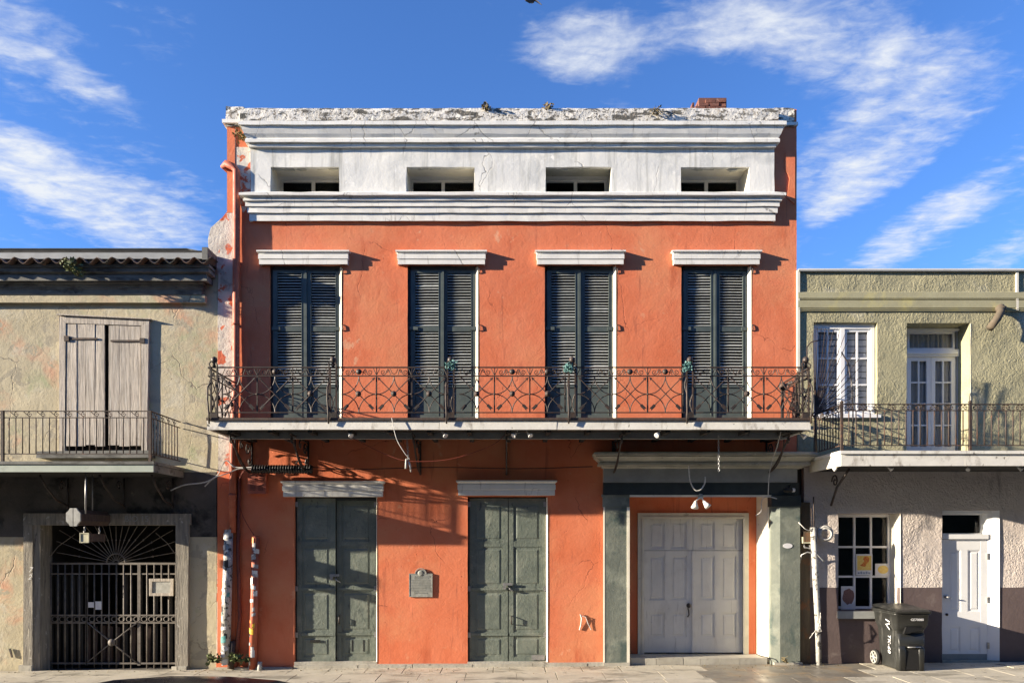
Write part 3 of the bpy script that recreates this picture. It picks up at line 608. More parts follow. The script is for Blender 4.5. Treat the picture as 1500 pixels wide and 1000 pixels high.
# recess: soffit, side, back wall
rx0, rx1, rzt = X(920), X(1130), Z(724)
so_ = MB(); so_.box(rx0, rx1, .35, R + .2, rzt, rzt + .05); so_.box(rx0, rx1, .08, .14, rzt - .03, rzt); so_.build('soffit', 'cream_paint', B1)
rv = MB(); rv.add([(X(1130), -.02, 0), (X(1108, R), R, 0), (X(1130) + .1, R, 0), (X(1130), -.02, rzt), (X(1108, R), R, rzt), (X(1130) + .1, R, rzt)], [(0, 3, 4, 1), (0, 1, 2), (3, 5, 4)])
for t in (.12, .3): rv.box(rx1 - .03 - t * .05, rx1, t, t + .012, .15, rzt - .03)
rv.build('reveal', 'cream_paint', B1)
MB().box(rx0 - .02, rx0 + .004, -.0, R + .02, 0, rzt).build('reveal', 'grey_paint', B1)
dz0 = Z(956, R); dx0, dx1, dzt = X(934, R), X(1096, R), Z(751, R)
bw = MB(); bw.box(rx0 - .1, dx0, R, R + .12, 0, rzt + .05); bw.box(dx1, rx1 + .2, R, R + .12, 0, rzt + .05); bw.box(dx0, dx1, R, R + .12, dzt, rzt + .05); bw.build('recess_wall', 'orange_plaster', B1)
cs = MB(); cs.frame(dx0, dx1, dz0 - .02, dzt, .10, R - .035, R - .002, wb=.0); cs.frame(dx0 + .07, dx1 - .07, dz0 - .02, dzt - .07, .04, R - .05, R - .036, wb=0); cs.build('door_casing', 'cream_paint', B1)
xm = X(1015.5, R)
tz = Z(806, R)
for li, (p, q) in enumerate(((dx0 + .10, xm - .004), (xm + .004, dx1 - .10))):
    panel_leaf('door_top', 'door_grey_white', B1, p, q, tz + .004, dzt - .10, R + .02, [(tz + .004, tz + .03), (dzt - .155, dzt - .10)], .105, 2, .10, prec=.02)
    lf = panel_leaf('door', 'door_grey_white', B1, p, q, dz0 + .01, tz - .004, R + .012, [(dz0 + .01, Z(934, R)), (Z(896, R), Z(879, R)), (tz - .09, tz - .004)], .105, 2, .10, prec=.02)
    if li == 0:
        kn = MB(); kx, ky, kz = X(1008, R), R + .012, Z(886, R); kn.lathe([(.012, 0), (.035, -.03), (.045, -.055), (.03, -.08), (.005, -.085)], (kx, ky, kz), 12, 'y')
        kn.tube([(kx, ky, kz - .06), (kx, ky - .05, kz - .09), (kx + .005, ky - .055, kz - .17), (kx - .01, ky - .02, kz - .21)], .013); kn.build('door_handle', 'wrought_iron', lf)
MB().box(xm - .02, xm + .02, R - .008, R + .011, dz0 + .01, tz - .004).build('astragal', 'door_grey_white', B1)
# entrance step, blocks
zs_ = dz0 - .012; st = MB(); st.box(rx0 + .005, X(1108, R) + .0, .13, R + .15, -.2, zs_ - .004); st.build('step', 'kerb_stone', B1)
xx = rx0 + .01
for w in (.50, .48, .30, .34, .36, .50):
    if xx + w > rx1 - .02: w = rx1 - .02 - xx
    MB().rbox(xx + .003, xx + w - .003, .0, .13, -.2, zs_, .004).build('step_block', 'kerb_stone', B1); xx += w

# ---- main balcony
BB = 1.25; yb = -BB
bx0, bx1 = X(303, yb), X(1188, yb); zdeck = Z(612, yb); zf1, zf0 = Z(615.5, yb), Z(629, yb)
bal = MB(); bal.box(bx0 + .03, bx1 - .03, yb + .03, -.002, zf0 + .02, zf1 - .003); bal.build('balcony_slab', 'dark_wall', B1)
MB().box(bx0 + .0, bx1 - .0, yb - .03, -.004, zf1, zdeck).build('balcony_deck', 'dark_board', B1)
xx = bx0
for w in (1.65, 2.1, 1.9, 2.2, 1.9):
    x2 = min(bx1, xx + w); 
    if x2 > xx + .02: MB().rbox(xx + .002, x2 - .002, yb, yb + .03, zf0, zf1, .004).build('fascia_board', 'stained_fascia', B1)
    xx = x2
sf = MB(); sf.box(bx0, bx0 + .03, yb + .031, -.005, zf0, zf1); sf.box(bx1 - .03, bx1, yb + .031, -.005, zf0, zf1); sf.build('side_fascia', 'stained_fascia', B1)
MB().box(bx0 + .2, bx1 - .2, -.80, -.72, zf0 - .085, zf0 + .02).build('under_beam', 'grey_paint', B1)
for i in range(15):
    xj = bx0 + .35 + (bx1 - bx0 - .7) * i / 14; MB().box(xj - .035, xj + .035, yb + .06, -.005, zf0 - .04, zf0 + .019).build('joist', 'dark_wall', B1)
def spiral(c, r0, turns, a0, n=16, plane='xz', sgn=1, r1=.15):
    o = []
    for i in range(n + 1):
        t = i / n; rr = r0 * (1 - t * (1 - r1)); a = a0 + sgn * turns * 2 * pi * t
        u, v = rr * cos(a), rr * sin(a); o.append((c[0] + u, c[1], c[2] + v) if plane == 'xz' else (c[0], c[1] + u, c[2] + v))
    return o
for bx_ in (X(330, yb) , X(438, -.6), X(610, -.6), X(742, -.6), X(905, -.6), X(1163, yb)):
    mb = MB(); mb.tube([(bx_, -.02, zf0 - .05), (bx_, -1.15, zf0 - .05)], .018); mb.tube([(bx_, -.02, zf0 - .02), (bx_, -.02, zf0 - .62)], .018)
    cv = [(bx_, -.03 - 1.05 * t, zf0 - .60 + .55 * t ** 1.6) for t in [i / 10 for i in range(11)]]; mb.tube(cv, .016)
    cv = [(bx_, -.03 - .8 * sin(t * pi / 2), zf0 - .6 + .5 * (1 - cos(t * pi / 2))) for t in [i / 10 for i in range(11)]]; mb.tube(cv, .012)
    mb.tube(spiral((bx_, -.22, zf0 - .2), .12, 1.4, 0, plane='yz'), .012, 5); mb.tube(spiral((bx_, -.52, zf0 - .15), .08, 1.4, 1, plane='yz'), .012, 5)
    mb.tube(spiral((bx_, -1.0, zf0 - .14), .06, 1.3, 2, plane='yz'), .012, 5); mb.tube(spiral((bx_ , -.12, zf0 - .42), .07, 1.3, 2, plane='yz'), .012, 5)
    mb.build('bracket', 'wrought_iron', B1)
# railing
RY = yb + .02
zr0, zr1, zr2, zrm = Z(604, RY), Z(550.5, RY), Z(538, RY), Z(577.3, RY); hw, hh = .285, (Z(550.5, RY) - Z(604, RY)) / 2
rail = MB()
xa, xb = X(305, RY), X(1187, RY)
for z_, rr in ((zr2, .015), (zr1, .012), (zr0, .012)): rail.box(xa, xb, RY - rr, RY + rr, z_ - rr * .6, z_ + rr * .6)
for xe in (xa, xb):
    for z_, rr in ((zr2, .015), (zr1, .012), (zr0, .012)): rail.box(xe - rr, xe + rr, RY + rr + .001, -.01, z_ - rr * .6, z_ + rr * .6)
railing = rail.build('balcony_railing', 'wrought_iron', B1)
def arrow_mesh():
    mb = MB(); a = Vector((-hw + .05, 0, -hh + .055)); b_ = Vector((hw - .03, 0, hh - .035)); d = (b_ - a).normalized(); n = Vector((-d.z, 0, d.x))
    mb.tube([a, b_], .0085, 5)
    mb.prism([((b_ + n * 0).x + d.x * .015, b_.z + d.z * .015), ((b_ - d * .045 + n * .03).x, (b_ - d * .045 + n * .03).z), ((b_ - d * .025).x, (b_ - d * .025).z), ((b_ - d * .045 - n * .03).x, (b_ - d * .045 - n * .03).z)], -.006, .006)
    for s_ in (-1, 1):
        q = [a + d * .10 + n * .004 * s_, a + d * .085 + n * .024 * s_, a - d * .022 + n * .024 * s_, a + d * .006 + n * .004 * s_]
        mb.prism([(v.x, v.z) for v in q], -.006, .006)
    return mb.mesh('arrow', 'wrought_iron')
arrow_me = arrow_mesh()
def arc_mesh():
    mb = MB(); mb.tube([(hw - hw * cos(t), 0, hh - hh * sin(t)) for t in [pi / 2 * i / 9 for i in range(10)]][::1], .0085, 5); return mb.mesh('arc_bar', 'wrought_iron')
# arc centred on the upper right corner: runs from the top middle to the right middle
def arc_mesh():
    mb = MB(); mb.tube([(hw - hw * cos(t), 0, hh - hh * sin(t)) for t in [pi / 2 * i / 9 for i in range(10)]], .0085, 5); return mb.mesh('arc_bar', 'wrought_iron')
arc_me = arc_mesh()
ros_me = MB().lathe([(.004, -.032), (.018, -.03), (.02, -.022), (.038, -.02), (.046, -.01), (.046, .008), (.02, .012)], (0, 0, 0), 14, 'y').mesh('rosette', 'rusty_iron')
col_me = MB().lathe([(.006, -.02), (.016, -.016), (.018, 0), (.016, .016), (.006, .02)], (0, 0, 0), 8, 'y').mesh('collar', 'wrought_iron')
bar_me = MB().box(-.011, .011, -.011, .011, zr0 - zrm + .008, zr1 - zrm - .008).mesh('upright', 'wrought_iron')
fz = (zr2 - zr1) / 2
def scroll_mesh(var):
    mb = MB()
    for s_ in (-1, 1):
        mb.tube([(s_ * p[0], p[1], p[2]) for p in spiral((.175, 0, -.008), .050, 1.5, pi * .9, 16)], .0065, 4)
        mb.tube([(s_ * (.06 + .07 * t), 0, -.052 + .09 * sin(t * pi * .9)) for t in [i / 6 for i in range(7)]], .0065, 4)
        mb.tube([(s_ * (.235 + .045 * t), 0, .05 - .1 * t) for t in [i / 4 for i in range(5)]], .0065, 4)
        mb.tube([(s_ * p[0], p[1], p[2]) for p in spiral((.095, 0, .02), .028, 1.2, -pi / 2, 10)], .006, 4)
    if var:
        mb.lathe([(.004, -.03), (.035, -.022), (.048, 0), (.035, .015)], (0, 0, 0), 12, 'y')
        mb.tube([(.11 * cos(t), 0, .055 * abs(sin(t)) - .05) for t in [pi * i / 10 for i in range(11)]][::1], .006, 4)
    else:
        mb.prism([(-.045, .03), (-.02, .045), (0, .02), (.02, .045), (.045, .03), (.03, -.01), (0, -.03), (-.03, -.01)], -.005, .005) if False else mb.tube([(-.06, 0, .045), (-.035, 0, -.02), (0, 0, -.04), (.035, 0, -.02), (.06, 0, .045)], .006, 4)
    mb.box(.280, .292, -.008, .008, -.055, .055)
    return mb.mesh('frieze_scroll', 'wrought_iron')
scr = [scroll_mesh(0), scroll_mesh(1)]
def rail_panel(cx, cy, rz, var, ros=True, arr=(1, 1), bar=True):
    Rm = Matrix.Rotation(rz, 3, 'Z'); rot = (0, 0, rz)
    wp = lambda dx, dy, dz: tuple(Vector((cx, cy, zrm)) + Rm @ Vector((dx, dy, dz)))
    inst('frieze_scroll', scr[var], railing, wp(0, 0, (zr1 + zr2) / 2 - zrm), rot)
    for sx, sz in ((1, 1), (-1, 1), (1, -1), (-1, -1)):
        inst('arc_bar', arc_me, railing, wp(0, .0, 0), rot, (sx, 1, sz))
    if arr[0]: inst('arrow', arrow_me, railing, wp(0, -.016, 0), rot)
    if arr[1]: inst('arrow', arrow_me, railing, wp(0, -.030, 0), rot, (-1, 1, 1))
    if ros: inst('rosette', ros_me, railing, wp(0, -.045, 0), rot)
    if bar:
        inst('upright', bar_me, railing, wp(hw, 0, 0), rot); inst('collar', col_me, railing, wp(hw, -.014, 0), rot)
var_ = {422: 1, 525.7: 1, 750: 1, 802: 1, 871: 0, 922.8: 1, 974.5: 1}
for cpx in (351, 403, 456, 525.7, 577.3, 629, 698.5, 750.3, 802, 871, 922.8, 974.5, 1041, 1093, 1144.5):
    v_ = 1 if cpx in (403, 525.7, 750.3, 802, 922.8, 974.5) else 0
    rail_panel(X(cpx, RY), RY, 0, v_, ros=cpx not in (351, 403, 922.8, 974.5, 871, 1041, 1144.5), arr=(1, 1))
for xe in (xa, xb):
    for k in range(2): rail_panel(xe, RY + .30 + .59 * k, pi / 2, k, ros=True)
# standards (lyre posts) with ball finials
def standard(cx, lean=1):
    mb = MB(); y = RY - .005
    for dx in (-.05, .05): mb.box(cx + dx - .012, cx + dx + .012, y - .012, y + .012, zdeck, zr2)
    for dx in (-1, 1): mb.tube([(cx + dx * (.045 - .04 * sin(t * pi * 2) ), y, zr0 + (zr1 - zr0) * t) for t in [i / 12 for i in range(13)]], .008, 4)
    mb.tube([(cx - .055 * lean, y - .02, zr1 - .12), (cx - .07 * lean, y - .085, zr1 - .2), (cx - .07 * lean, y - .10, zrm - .1), (cx - .06 * lean, y - .07, zdeck + .05), (cx - .06 * lean, y - .055, zf1 - .06)], .014)
    mb.box(cx - .06, cx + .06, y - .02, y + .02, zdeck, zdeck + .08)
    mb.build('standard', 'wrought_iron', railing)
    fb = MB(); fb.lathe([(.02, 0), (.03, .02), (.015, .045), (.04, .075), (.052, .11), (.042, .145), (.012, .165)], (cx, y, zr2 + .008), 12)
    fb.tube([(cx - .05, y - .02, zr2 - .02), (cx - .07, y - .03, zr2 + .05), (cx - .04, y - .03, zr2 + .09)], .012, 5); fb.tube([(cx + .05, y - .02, zr2 - .03), (cx + .065, y - .03, zr2 + .03), (cx + .03, y - .02, zr2 + .07)], .012, 5)
    fb.build('finial', 'wrought_iron', railing)
for cpx in (314, 488, 660, 838, 1010.5, 1180): standard(X(cpx, RY), -1 if cpx > 1100 else 1)
# bent old mounts near the right end of the rail
for (cpx, yy) in ((1146, RY + .45),):
    mb = MB(); x_ = X(cpx, yy); mb.box(x_ - .02, x_ + .02, yy - .02, yy + .02, zdeck, zr1 - .02); mb.lathe([(.02, -.05), (.06, -.03), (.07, 0), (.06, .03), (.02, .05)], (x_, yy - .02, zr1 - .08), 12, 'y')
    mb.tube([(x_, yy, zr1 - .06), (x_ + .25, yy - .05, zr1 + .0), (x_ + .4, yy - .1, zr1 + .03)], .015)
    mb.tube([(x_, yy, zr1 - .1), (x_ + .22, yy, zrm + .1), (x_ + .12, yy, zrm - .15), (x_ + .3, yy, zr0 + .03)], .012); mb.build('old_mount', 'rusty_iron', railing)
# clusters on the posts
def clump(name, m, c, r, n, parent=None, flat=1.0, size=.04, seed=0, smooth=False, up=0.0):
    rd = random.Random(seed); mb = MB()
    for i in range(n):
        a = rd.uniform(0, 2 * pi); e = rd.uniform(-.8, 1.3); q = rd.uniform(.2, 1) * r
        p = Vector((c[0] + q * cos(a) * cos(e), c[1] + q * sin(a) * cos(e) * flat, c[2] + q * sin(e) * .8 + up * q))
        d = Vector((rd.uniform(-1, 1), rd.uniform(-1, 1), rd.uniform(-.5, 1))).normalized(); n_ = d.orthogonal().normalized(); s_ = size * rd.uniform(.6, 1.3)
        n_ = Matrix.Rotation(rd.uniform(0, 6.28), 3, d) @ n_
        mb.add([p, p + d * s_ * .5 + n_ * s_ * .3, p + d * s_, p + d * s_ * .5 - n_ * s_ * .3], [(0, 1, 2, 3)])
    mb.keep = True
    return mb
for i, (cpx, cpy, lb) in enumerate(((661, 537, 'faded teal ribbon bunch tied to the rail post second from the left, before a shutter'), (833, 540, 'faded teal ribbon bunch tied to the middle rail post, before the third shutter pair'), (1007, 539, 'faded teal ribbon bunch tied to the rail post before the fourth shutter pair'))):
    c = (X(cpx, RY - .05), RY - .06, Z(cpy, RY))
    mb = clump('ribbon_bunch', '', c, .085, 130, size=.05, seed=i + 4)
    for k in range(6): mb.tube(spiral((c[0] + random.uniform(-.06, .06), c[1] - .03, c[2] + random.uniform(-.06, .05)), .035, 1.2, k), .008, 4)
    thing('', lb, 'ribbon', obj=mb.build('ribbon_bunch', 'verdigris'), group='teal bunches tied to the balcony rail')

# downpipe
dp = MB(); px_ = X(343.5, -.17); yp = -.078
dp.tube([(X(330, -.1), .05, Z(247)), (X(326, -.1), -.04, Z(245)), (X(330, -.1), -.07, Z(243)), (X(338, -.17), yp, Z(244, yp)), (px_, yp, Z(250, yp)), (px_, yp, Z(300, yp)), (px_ - .01, yp, Z(560, yp)), (px_ - .06, yp, Z(660, yp)), (px_ - .07, yp, Z(780, yp))], .062, 12)
dpo = dp.build('downpipe', 'red_pipe', B1)
for py_ in (475, 560, 725): 
    MB().lathe([(.072, -.02), (.072, .02)], (px_ - (.01 if py_ < 600 else .07), yp, Z(py_, yp)), 14).build('pipe_collar', 'red_pipe', dpo)
def stickers(parent, p0, p1, r, n, seed, names):
    rd = random.Random(seed); p0, p1 = Vector(p0), Vector(p1)
    for i in range(n):
        t = (i + rd.uniform(.1, .9)) / n; c = p0.lerp(p1, t); a0 = rd.uniform(-2.9, -.9); wd = rd.uniform(.6, 1.5); h = rd.uniform(.05, .13); sk = rd.uniform(-.03, .03); mb = MB(); rr = r + .003 + .0006 * (i % 4)
        V = []
        for k in range(6):
            a = a0 + wd * (k / 5 - .5)
            for s_ in (-1, 1): V.append((c.x + rr * cos(a), c.y + rr * sin(a), c.z + s_ * h / 2 + sk * (k / 5 - .5)))
        mb.keep = True; mb.add(V, [(2 * k, 2 * k + 2, 2 * k + 3, 2 * k + 1) for k in range(5)], True); mb.build('sticker', rd.choice(names), parent)
ys = -.11
s1 = MB(); q0 = (X(334.5, ys), ys + .02, Z(776, ys)); q1 = (X(330, ys), ys, gz(-5) + .12); s1.tube([q0, q1], [.078, .085], 14); s1o = s1.build('stickered_pipe_end', 'white_pipe', B1)
stickers(s1o, q0, q1, .083, 26, 5, ['sticker_white'] * 6 + ['sticker_black', 'sticker_teal', 'sticker_grey', 'sticker_grey', 'sticker_black'])
MB().tube([(X(341, -.1), -.09, gz(-5) + .5), (X(338, -.1), -.10, gz(-5) + .02)], .06, 12).build('rusty_pipe_foot', 'rusty_iron', B1)
cd = MB(); cd.tube([(X(352), -.04, Z(700)), (X(350), -.05, Z(800)), (X(353), -.06, Z(905)), (X(347), -.08, Z(975))], [.03, .03, .034, .04], 8); cd.build('conduit', 'brown_conduit', B1)
# separate stickered pipe bollard
yq = -.085; q0 = (X(375, yq), yq, Z(787, yq)); q1 = (X(370, yq), yq, gz(-4.6) - .02)
bo = thing('pipe_bollard', 'slim orange pipe plastered with stickers standing between the downpipe and the first green door', 'pipe', (X(370, yq), yq, gz(-4.6)))
bp = MB().tube([q0, q1], [.066, .068], 14); bpo = bp.build('pipe', 'red_pipe', bo); stickers(bpo, q0, q1, .068, 22, 9, ['sticker_white'] * 4 + ['sticker_black', 'sticker_yellow', 'sticker_grey', 'sticker_grey', 'sticker_orange'])
MB().lathe([(.066, 0), (.06, .02), (.02, .03)], q0, 14).build('pipe_cap', 'red_pipe', bo)
o = MB().tube([(X(380, -.2), -.2, gz(-4.5) - .02), (X(381, -.2), -.2, gz(-4.5) + .15)], .04, 10).build('pipe_stub', 'white_pipe'); thing('', 'short pale capped pipe stub at the foot of the stickered pipe', 'pipe', obj=o)

# chimney stack of loose bricks
ch = thing('chimney', 'broken brick chimney stump above the parapet', 'chimney', (X(1040, .6), .8, Z(170, .6)))
MB().box(X(1020, .8), X(1060, .8), .62, .98, Z(185, .8), Z(152, .8)).build('core', 'brick', ch)
for r_ in range(3):
    xk = 1018 + (5 if r_ % 2 else 0)
    zz0 = Z(162 - 5.5 * r_, .6)
    while xk < 1060:
        wk = min(15, 1063 - xk)
        if not (r_ == 2 and xk < 1023): MB().rbox(X(xk, .6) + .006, X(xk + wk, .6) - .006, .58 + random.uniform(-.01, .01), .68, zz0 - .002, zz0 + .062, .005).build('brick', 'brick', ch)
        xk += wk
    for kk in range(2): MB().rbox(X(1016, .6), X(1019, .6), .69 + .2 * kk, .87 + .2 * kk, zz0, zz0 + .062, .004).build('brick', 'brick', ch)

# ================================================================== LEFT BUILDING
LX0 = -21.0; LX1 = X(319)
B2 = thing('weathered_building', 'low beige weathered plaster building with board shutters and an iron gate', 'building', (-9, 0, 0))
lh = [(X(95), X(213), Z(668), Z(472)), (X(60), X(260), -.4, Z(768))]
wall('upper_wall', 'left_plaster', B2, LX0, LX1, Z(691), Z(395), 0, .35, [(X(95), X(213), Z(668), Z(472))], amp=.010, seed=11)
wall('lower_wall', 'left_plaster', B2, LX0, X(317), -.4, Z(786) - .001, 0, .35, [(X(48), X(270), -.4, Z(786) - .001)], amp=.010, seed=14)
wall('sooty_shaded_wall', 'dark_plaster', B2, LX0, X(317), Z(786), Z(691) - .001, 0, .35, [(X(48), X(270), Z(786), Z(768))], amp=.010, seed=14)  # darker plaster colour holds both grime and the shade under the balcony
# roofline: coping board, tiles, mouldings
moulding('eaves_cornice', 'left_trim', B2, LX0, X(296), [(386, .10), (387, .34), (391, .34), (392, .31), (393, .32), (398, .32), (399, .29), (402, .25), (403, .27), (411, .27), (412, .17), (414, .17), (416, .15), (419, .145), (420, .13), (423, .125), (424, .11), (431, .10), (432, .075)], jit=.004, seed=41, left=False)
moulding('frieze_board', 'left_plaster', B2, LX0, X(296), [(431.5, .05), (432, .085), (443, .085), (444, .0)], jit=.003, seed=44, left=False)
moulding('coping', 'grey_paint', B2, LX0, X(303, -.3), [(369, -.2), (370, .34), (379, .36), (380.5, .3), (386.5, .3)], jit=.003, seed=46, left=False, pbase=.3)
MB().box(LX0, X(305, -.3), -.33, .4, Z(369.5, -.33), Z(367, -.33)).build('flashing', 'dark_wall', B2)
MB().box(X(300, -.3), X(308, -.3), -.42, .1, Z(384, -.3), Z(366, -.3)).build('eaves_end', 'left_trim', B2)
tb = MB(); seg = 10; V = []
for s_ in range(2):
    for i in range(seg + 1):
        t = i / seg; a = t * 2 * pi; z_ = .048 * cos(a) if True else 0; V += [(-.14 + .28 * t, -.12, z_ - .012 * s_), (-.14 + .28 * t, .22, z_ + .05 - .012 * s_)]
n_ = 2 * (seg + 1); F = [(2 * i, 2 * i + 2, 2 * i + 3, 2 * i + 1) for i in range(seg)] + [(n_ + 2 * i, n_ + 2 * i + 1, n_ + 2 * i + 3, n_ + 2 * i + 2) for i in range(seg)] + [(2 * i, n_ + 2 * i, n_ + 2 * i + 2, 2 * i + 2) for i in range(seg)]
tb.add(V, F, False); tile_me = tb.mesh('roof_tile', 'roof_tile')
xt = X(296, -.5); i = 0
while xt > -12:
    inst('roof_tile', tile_me, B2, (xt, -.36 + random.uniform(-.015, .015), Z(382.5, -.42) + random.uniform(-.008, .008)), (0, radians(random.uniform(-2, 2)), radians(random.uniform(-3, 3)))); xt -= .281
    i += 1
MB().box(LX0, X(303, -.3), .0, 8, Z(390), Z(388)).build('roof', 'roof_tile', B2)
bb = MB(); bb.box(LX0, LX0 + .3, .35, 8, -.4, Z(390)); bb.box(LX0, LX1, 8, 8.3, -.4, Z(390)); bb.build('side_wall', 'left_plaster', B2)
# upstairs opening with board shutters
wf = MB(); zt_l, zt_r, zbt = Z(464), Z(470), Z(662)
wf.prism([(X(89), zbt), (X(97), zbt), (X(98.5), zt_l - .13), (X(89), zt_l)], -.05, .03); wf.prism([(X(208.5), zt_r - .10), (X(209), zbt), (X(217), zbt), (X(220), zt_r)], -.05, .03)
wf.prism([(X(89), zt_l), (X(98.5), zt_l - .125), (X(208.5), zt_r - .095), (X(220), zt_r)], -.049, .03); wf.build('window_frame', 'weathered_wood', B2)
MB().prism([(X(87), zt_l + .01), (X(224), zt_r + .005), (X(224), zt_r + .02), (X(87), zt_l + .03)], -.085, .02).build('drip_board', 'weathered_wood', B2)
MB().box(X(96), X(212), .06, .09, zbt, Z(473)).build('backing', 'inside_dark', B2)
for side, edges in (('l', (99, 114.5, 127, 141, 155)), ('r', (160.5, 176, 192, 207.5))):
    lb_ = MB(); e0, e1 = edges[0], edges[-1]; ys_ = -.040 if side == 'l' else -.034
    for zz_ in (Z(497 if side == 'l' else 500), Z(640)): lb_.box(X(e0 + 2), X(e1 - 2), ys_ + .03, ys_ + .055, zz_ - .06, zz_ + .06)
    lf = lb_.build('board_shutter', 'weathered_wood', B2)
    for p, q in zip(edges, edges[1:]):
        tp = Z(474.5 + (p - 99) * .03 + random.uniform(0, 1.2)) if side == 'l' else Z(477.5 + random.uniform(0, .8))
        MB().rbox(X(p) + .0035, X(q) - .0035, ys_ + random.uniform(-.004, .004), ys_ + .028, Z(655) + random.uniform(0, .05), tp, .003).build('plank', 'weathered_wood', lf)
    hg = MB(); hx0, hx1 = (97, 145) if side == 'l' else (164, 214); zz_ = Z(497 if side == 'l' else 500)
    hg.box(X(hx0), X(hx1), ys_ - .018, ys_ - .006, zz_ - .018, zz_ + .014); hxx = hx0 if side == 'l' else hx1 - 7; hg.box(X(hxx), X(hxx + 7), ys_ - .03, ys_ - .006, zz_ - .045, zz_ + .045)
    hg.build('strap_hinge', 'rusty_iron', lf)
MB().rbox(X(60), X(228), -.12, .02, Z(671), Z(661), .01).build('sill', 'left_trim', B2)
# balcony
B2B = 1.12; y2 = -B2B; lx = X(225, y2); zd2 = Z(675.5, y2)
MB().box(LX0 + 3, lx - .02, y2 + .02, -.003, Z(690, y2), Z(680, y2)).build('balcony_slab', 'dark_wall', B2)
MB().box(LX0 + 3, lx + .015, y2 - .03, -.004, Z(679.8, y2), zd2).build('balcony_deck', 'left_trim', B2)
MB().rbox(LX0 + 3, lx, y2 - .01, y2 + .018, Z(691, y2), Z(680.3, y2), .002).build('fascia_board', 'pale_green_paint', B2)
MB().box(lx - .02, lx, y2 + .02, -.005, Z(691, y2), Z(680.3, y2)).build('side_fascia', 'left_trim', B2)
for cpx in (40, 130, 208):
    mb = MB(); x_ = X(cpx, y2); zt_ = Z(691, y2); mb.tube([(x_, -.02, zt_ - .5), (x_, -.35, zt_ - .42), (x_, -.65, zt_ - .2), (x_, -.8, zt_ - .02)], .018); mb.tube([(x_, -.02, zt_ - .01), (x_, -.02, zt_ - .55)], .016)
    mb.tube(spiral((x_, -.2, zt_ - .16), .1, 1.3, 0, plane='yz'), .011, 5); mb.build('bracket', 'wrought_iron', B2)
ry2 = y2 + .02; za, zb_, zc = Z(664.5, ry2), Z(611.5, ry2), Z(602, ry2); xr2 = X(220, ry2)
mb = MB()
for z_, rr in ((zc, .014), (zb_, .009), (za, .011)):
    mb.box(LX0 + 3, xr2, ry2 - rr, ry2 + rr, z_ - .007, z_ + .007); mb.box(xr2 - rr, xr2 + rr, ry2 + rr + .001, -.01, z_ - .007, z_ + .007)
rl2 = mb.build('balcony_railing', 'rusty_iron', B2)
bal_me = MB().tube([(0, 0, za), (0, 0, zb_)], .009, 6).lathe([(.006, -.012), (.015, 0), (.006, .012)], (0, 0, za + (zb_ - za) * .42), 6).mesh('baluster', 'rusty_iron')
bar_only = MB().tube([(0, 0, za), (0, 0, zb_)], .009, 6).mesh('baluster', 'rusty_iron')
hz = (zc - zb_) / 2
scm = MB(); scm.tube(spiral((0, 0, 0), hz * .82, 1.3, pi * .5, 14), .007, 4); scm.tube([(-.1, 0, hz * .8), (-.05, 0, -.0), (0, 0, -hz * .8)], .006, 4); scroll2 = scm.mesh('scroll', 'rusty_iron')
pitch = 9.84 / S * (D + ry2) / D; x_ = xr2 - pitch; k = 0
while x_ > -11:
    inst('baluster', bal_me if k % 2 else bar_only, rl2, (x_, ry2, 0))
    if k % 2: inst('scroll', scroll2, rl2, (x_ + .01, ry2, (zb_ + zc) / 2))
    x_ -= pitch; k += 1
for k in range(9):
    inst('baluster', bal_me if k % 2 else bar_only, rl2, (xr2, ry2 + pitch * (k + 1), 0))
    if k % 2: inst('scroll', scroll2, rl2, (xr2, ry2 + pitch * (k + 1), (zb_ + zc) / 2), (0, 0, pi / 2))
for xp in (xr2, X(4, ry2)): MB().box(xp - .02, xp + .02, ry2 - .02, ry2 + .02, zd2, zc + .01).build('post', 'rusty_iron', rl2)
# gateway
gy = .27
MB().rbox(X(37), X(50), -.055, .06, -.3, Z(768), .008).build('gate_post', 'timber_post', B2)
MB().rbox(X(49.5), X(60), -.03, .34, -.3, Z(768), .008).build('gate_post', 'timber_post', B2)
MB().rbox(X(32), X(51), -.09, .05, -.3, gz(-8.6) + .10, .01).build('post_base', 'kerb_stone', B2)
MB().rbox(X(259.5), X(278), -.07, .34, -.3, Z(768), .010).build('gate_post', 'timber_post', B2)
MB().rbox(X(256), X(263), -.12, .03, -.3, gz(-6) + .06, .01).build('post_base', 'kerb_stone', B2); MB().rbox(X(264), X(277), -.13, .03, -.3, gz(-6) + .07, .01).build('post_base', 'kerb_stone', B2)
hd = MB().rbox(X(37), X(280), -.06, .34, Z(768.5), Z(752), .008).build('header_beam', 'timber_post', B2)
text('beam_lettering', 'BIO 15', .15, (X(200, -.07), -.066, Z(760)), (pi / 2, 0, 0), 'grey_paint', hd, .002)
n72 = text('house_number', '7', .13, (X(44.5, -.06), -.064, Z(834)), (pi / 2, 0, radians(0)), 'white_paint', B2, .006, .3)
text('house_number', '2', .13, (X(44, -.06), -.064, Z(844.5)), (pi / 2, 0, 0), 'white_paint', B2, .006, .3)
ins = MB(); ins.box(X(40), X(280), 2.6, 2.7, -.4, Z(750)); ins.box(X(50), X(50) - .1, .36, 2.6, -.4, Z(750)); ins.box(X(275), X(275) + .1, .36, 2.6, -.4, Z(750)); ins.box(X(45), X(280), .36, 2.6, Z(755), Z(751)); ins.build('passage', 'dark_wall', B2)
gX = lambda p: X(p, gy); gZ = lambda p: Z(p, gy)
gt = MB(); g0 = gz(-7) + .03
gt.box(gX(62), gX(259), gy - .012, gy + .012, gZ(826.5), gZ(823.5)); gt.box(gX(62), gX(259), gy - .008, gy + .008, gZ(841), gZ(839))
for yy_ in (900.5, 911.5): gt.box(gX(62), gX(259), gy - .014, gy + .014, gZ(yy_ + 1), gZ(yy_ - 1))
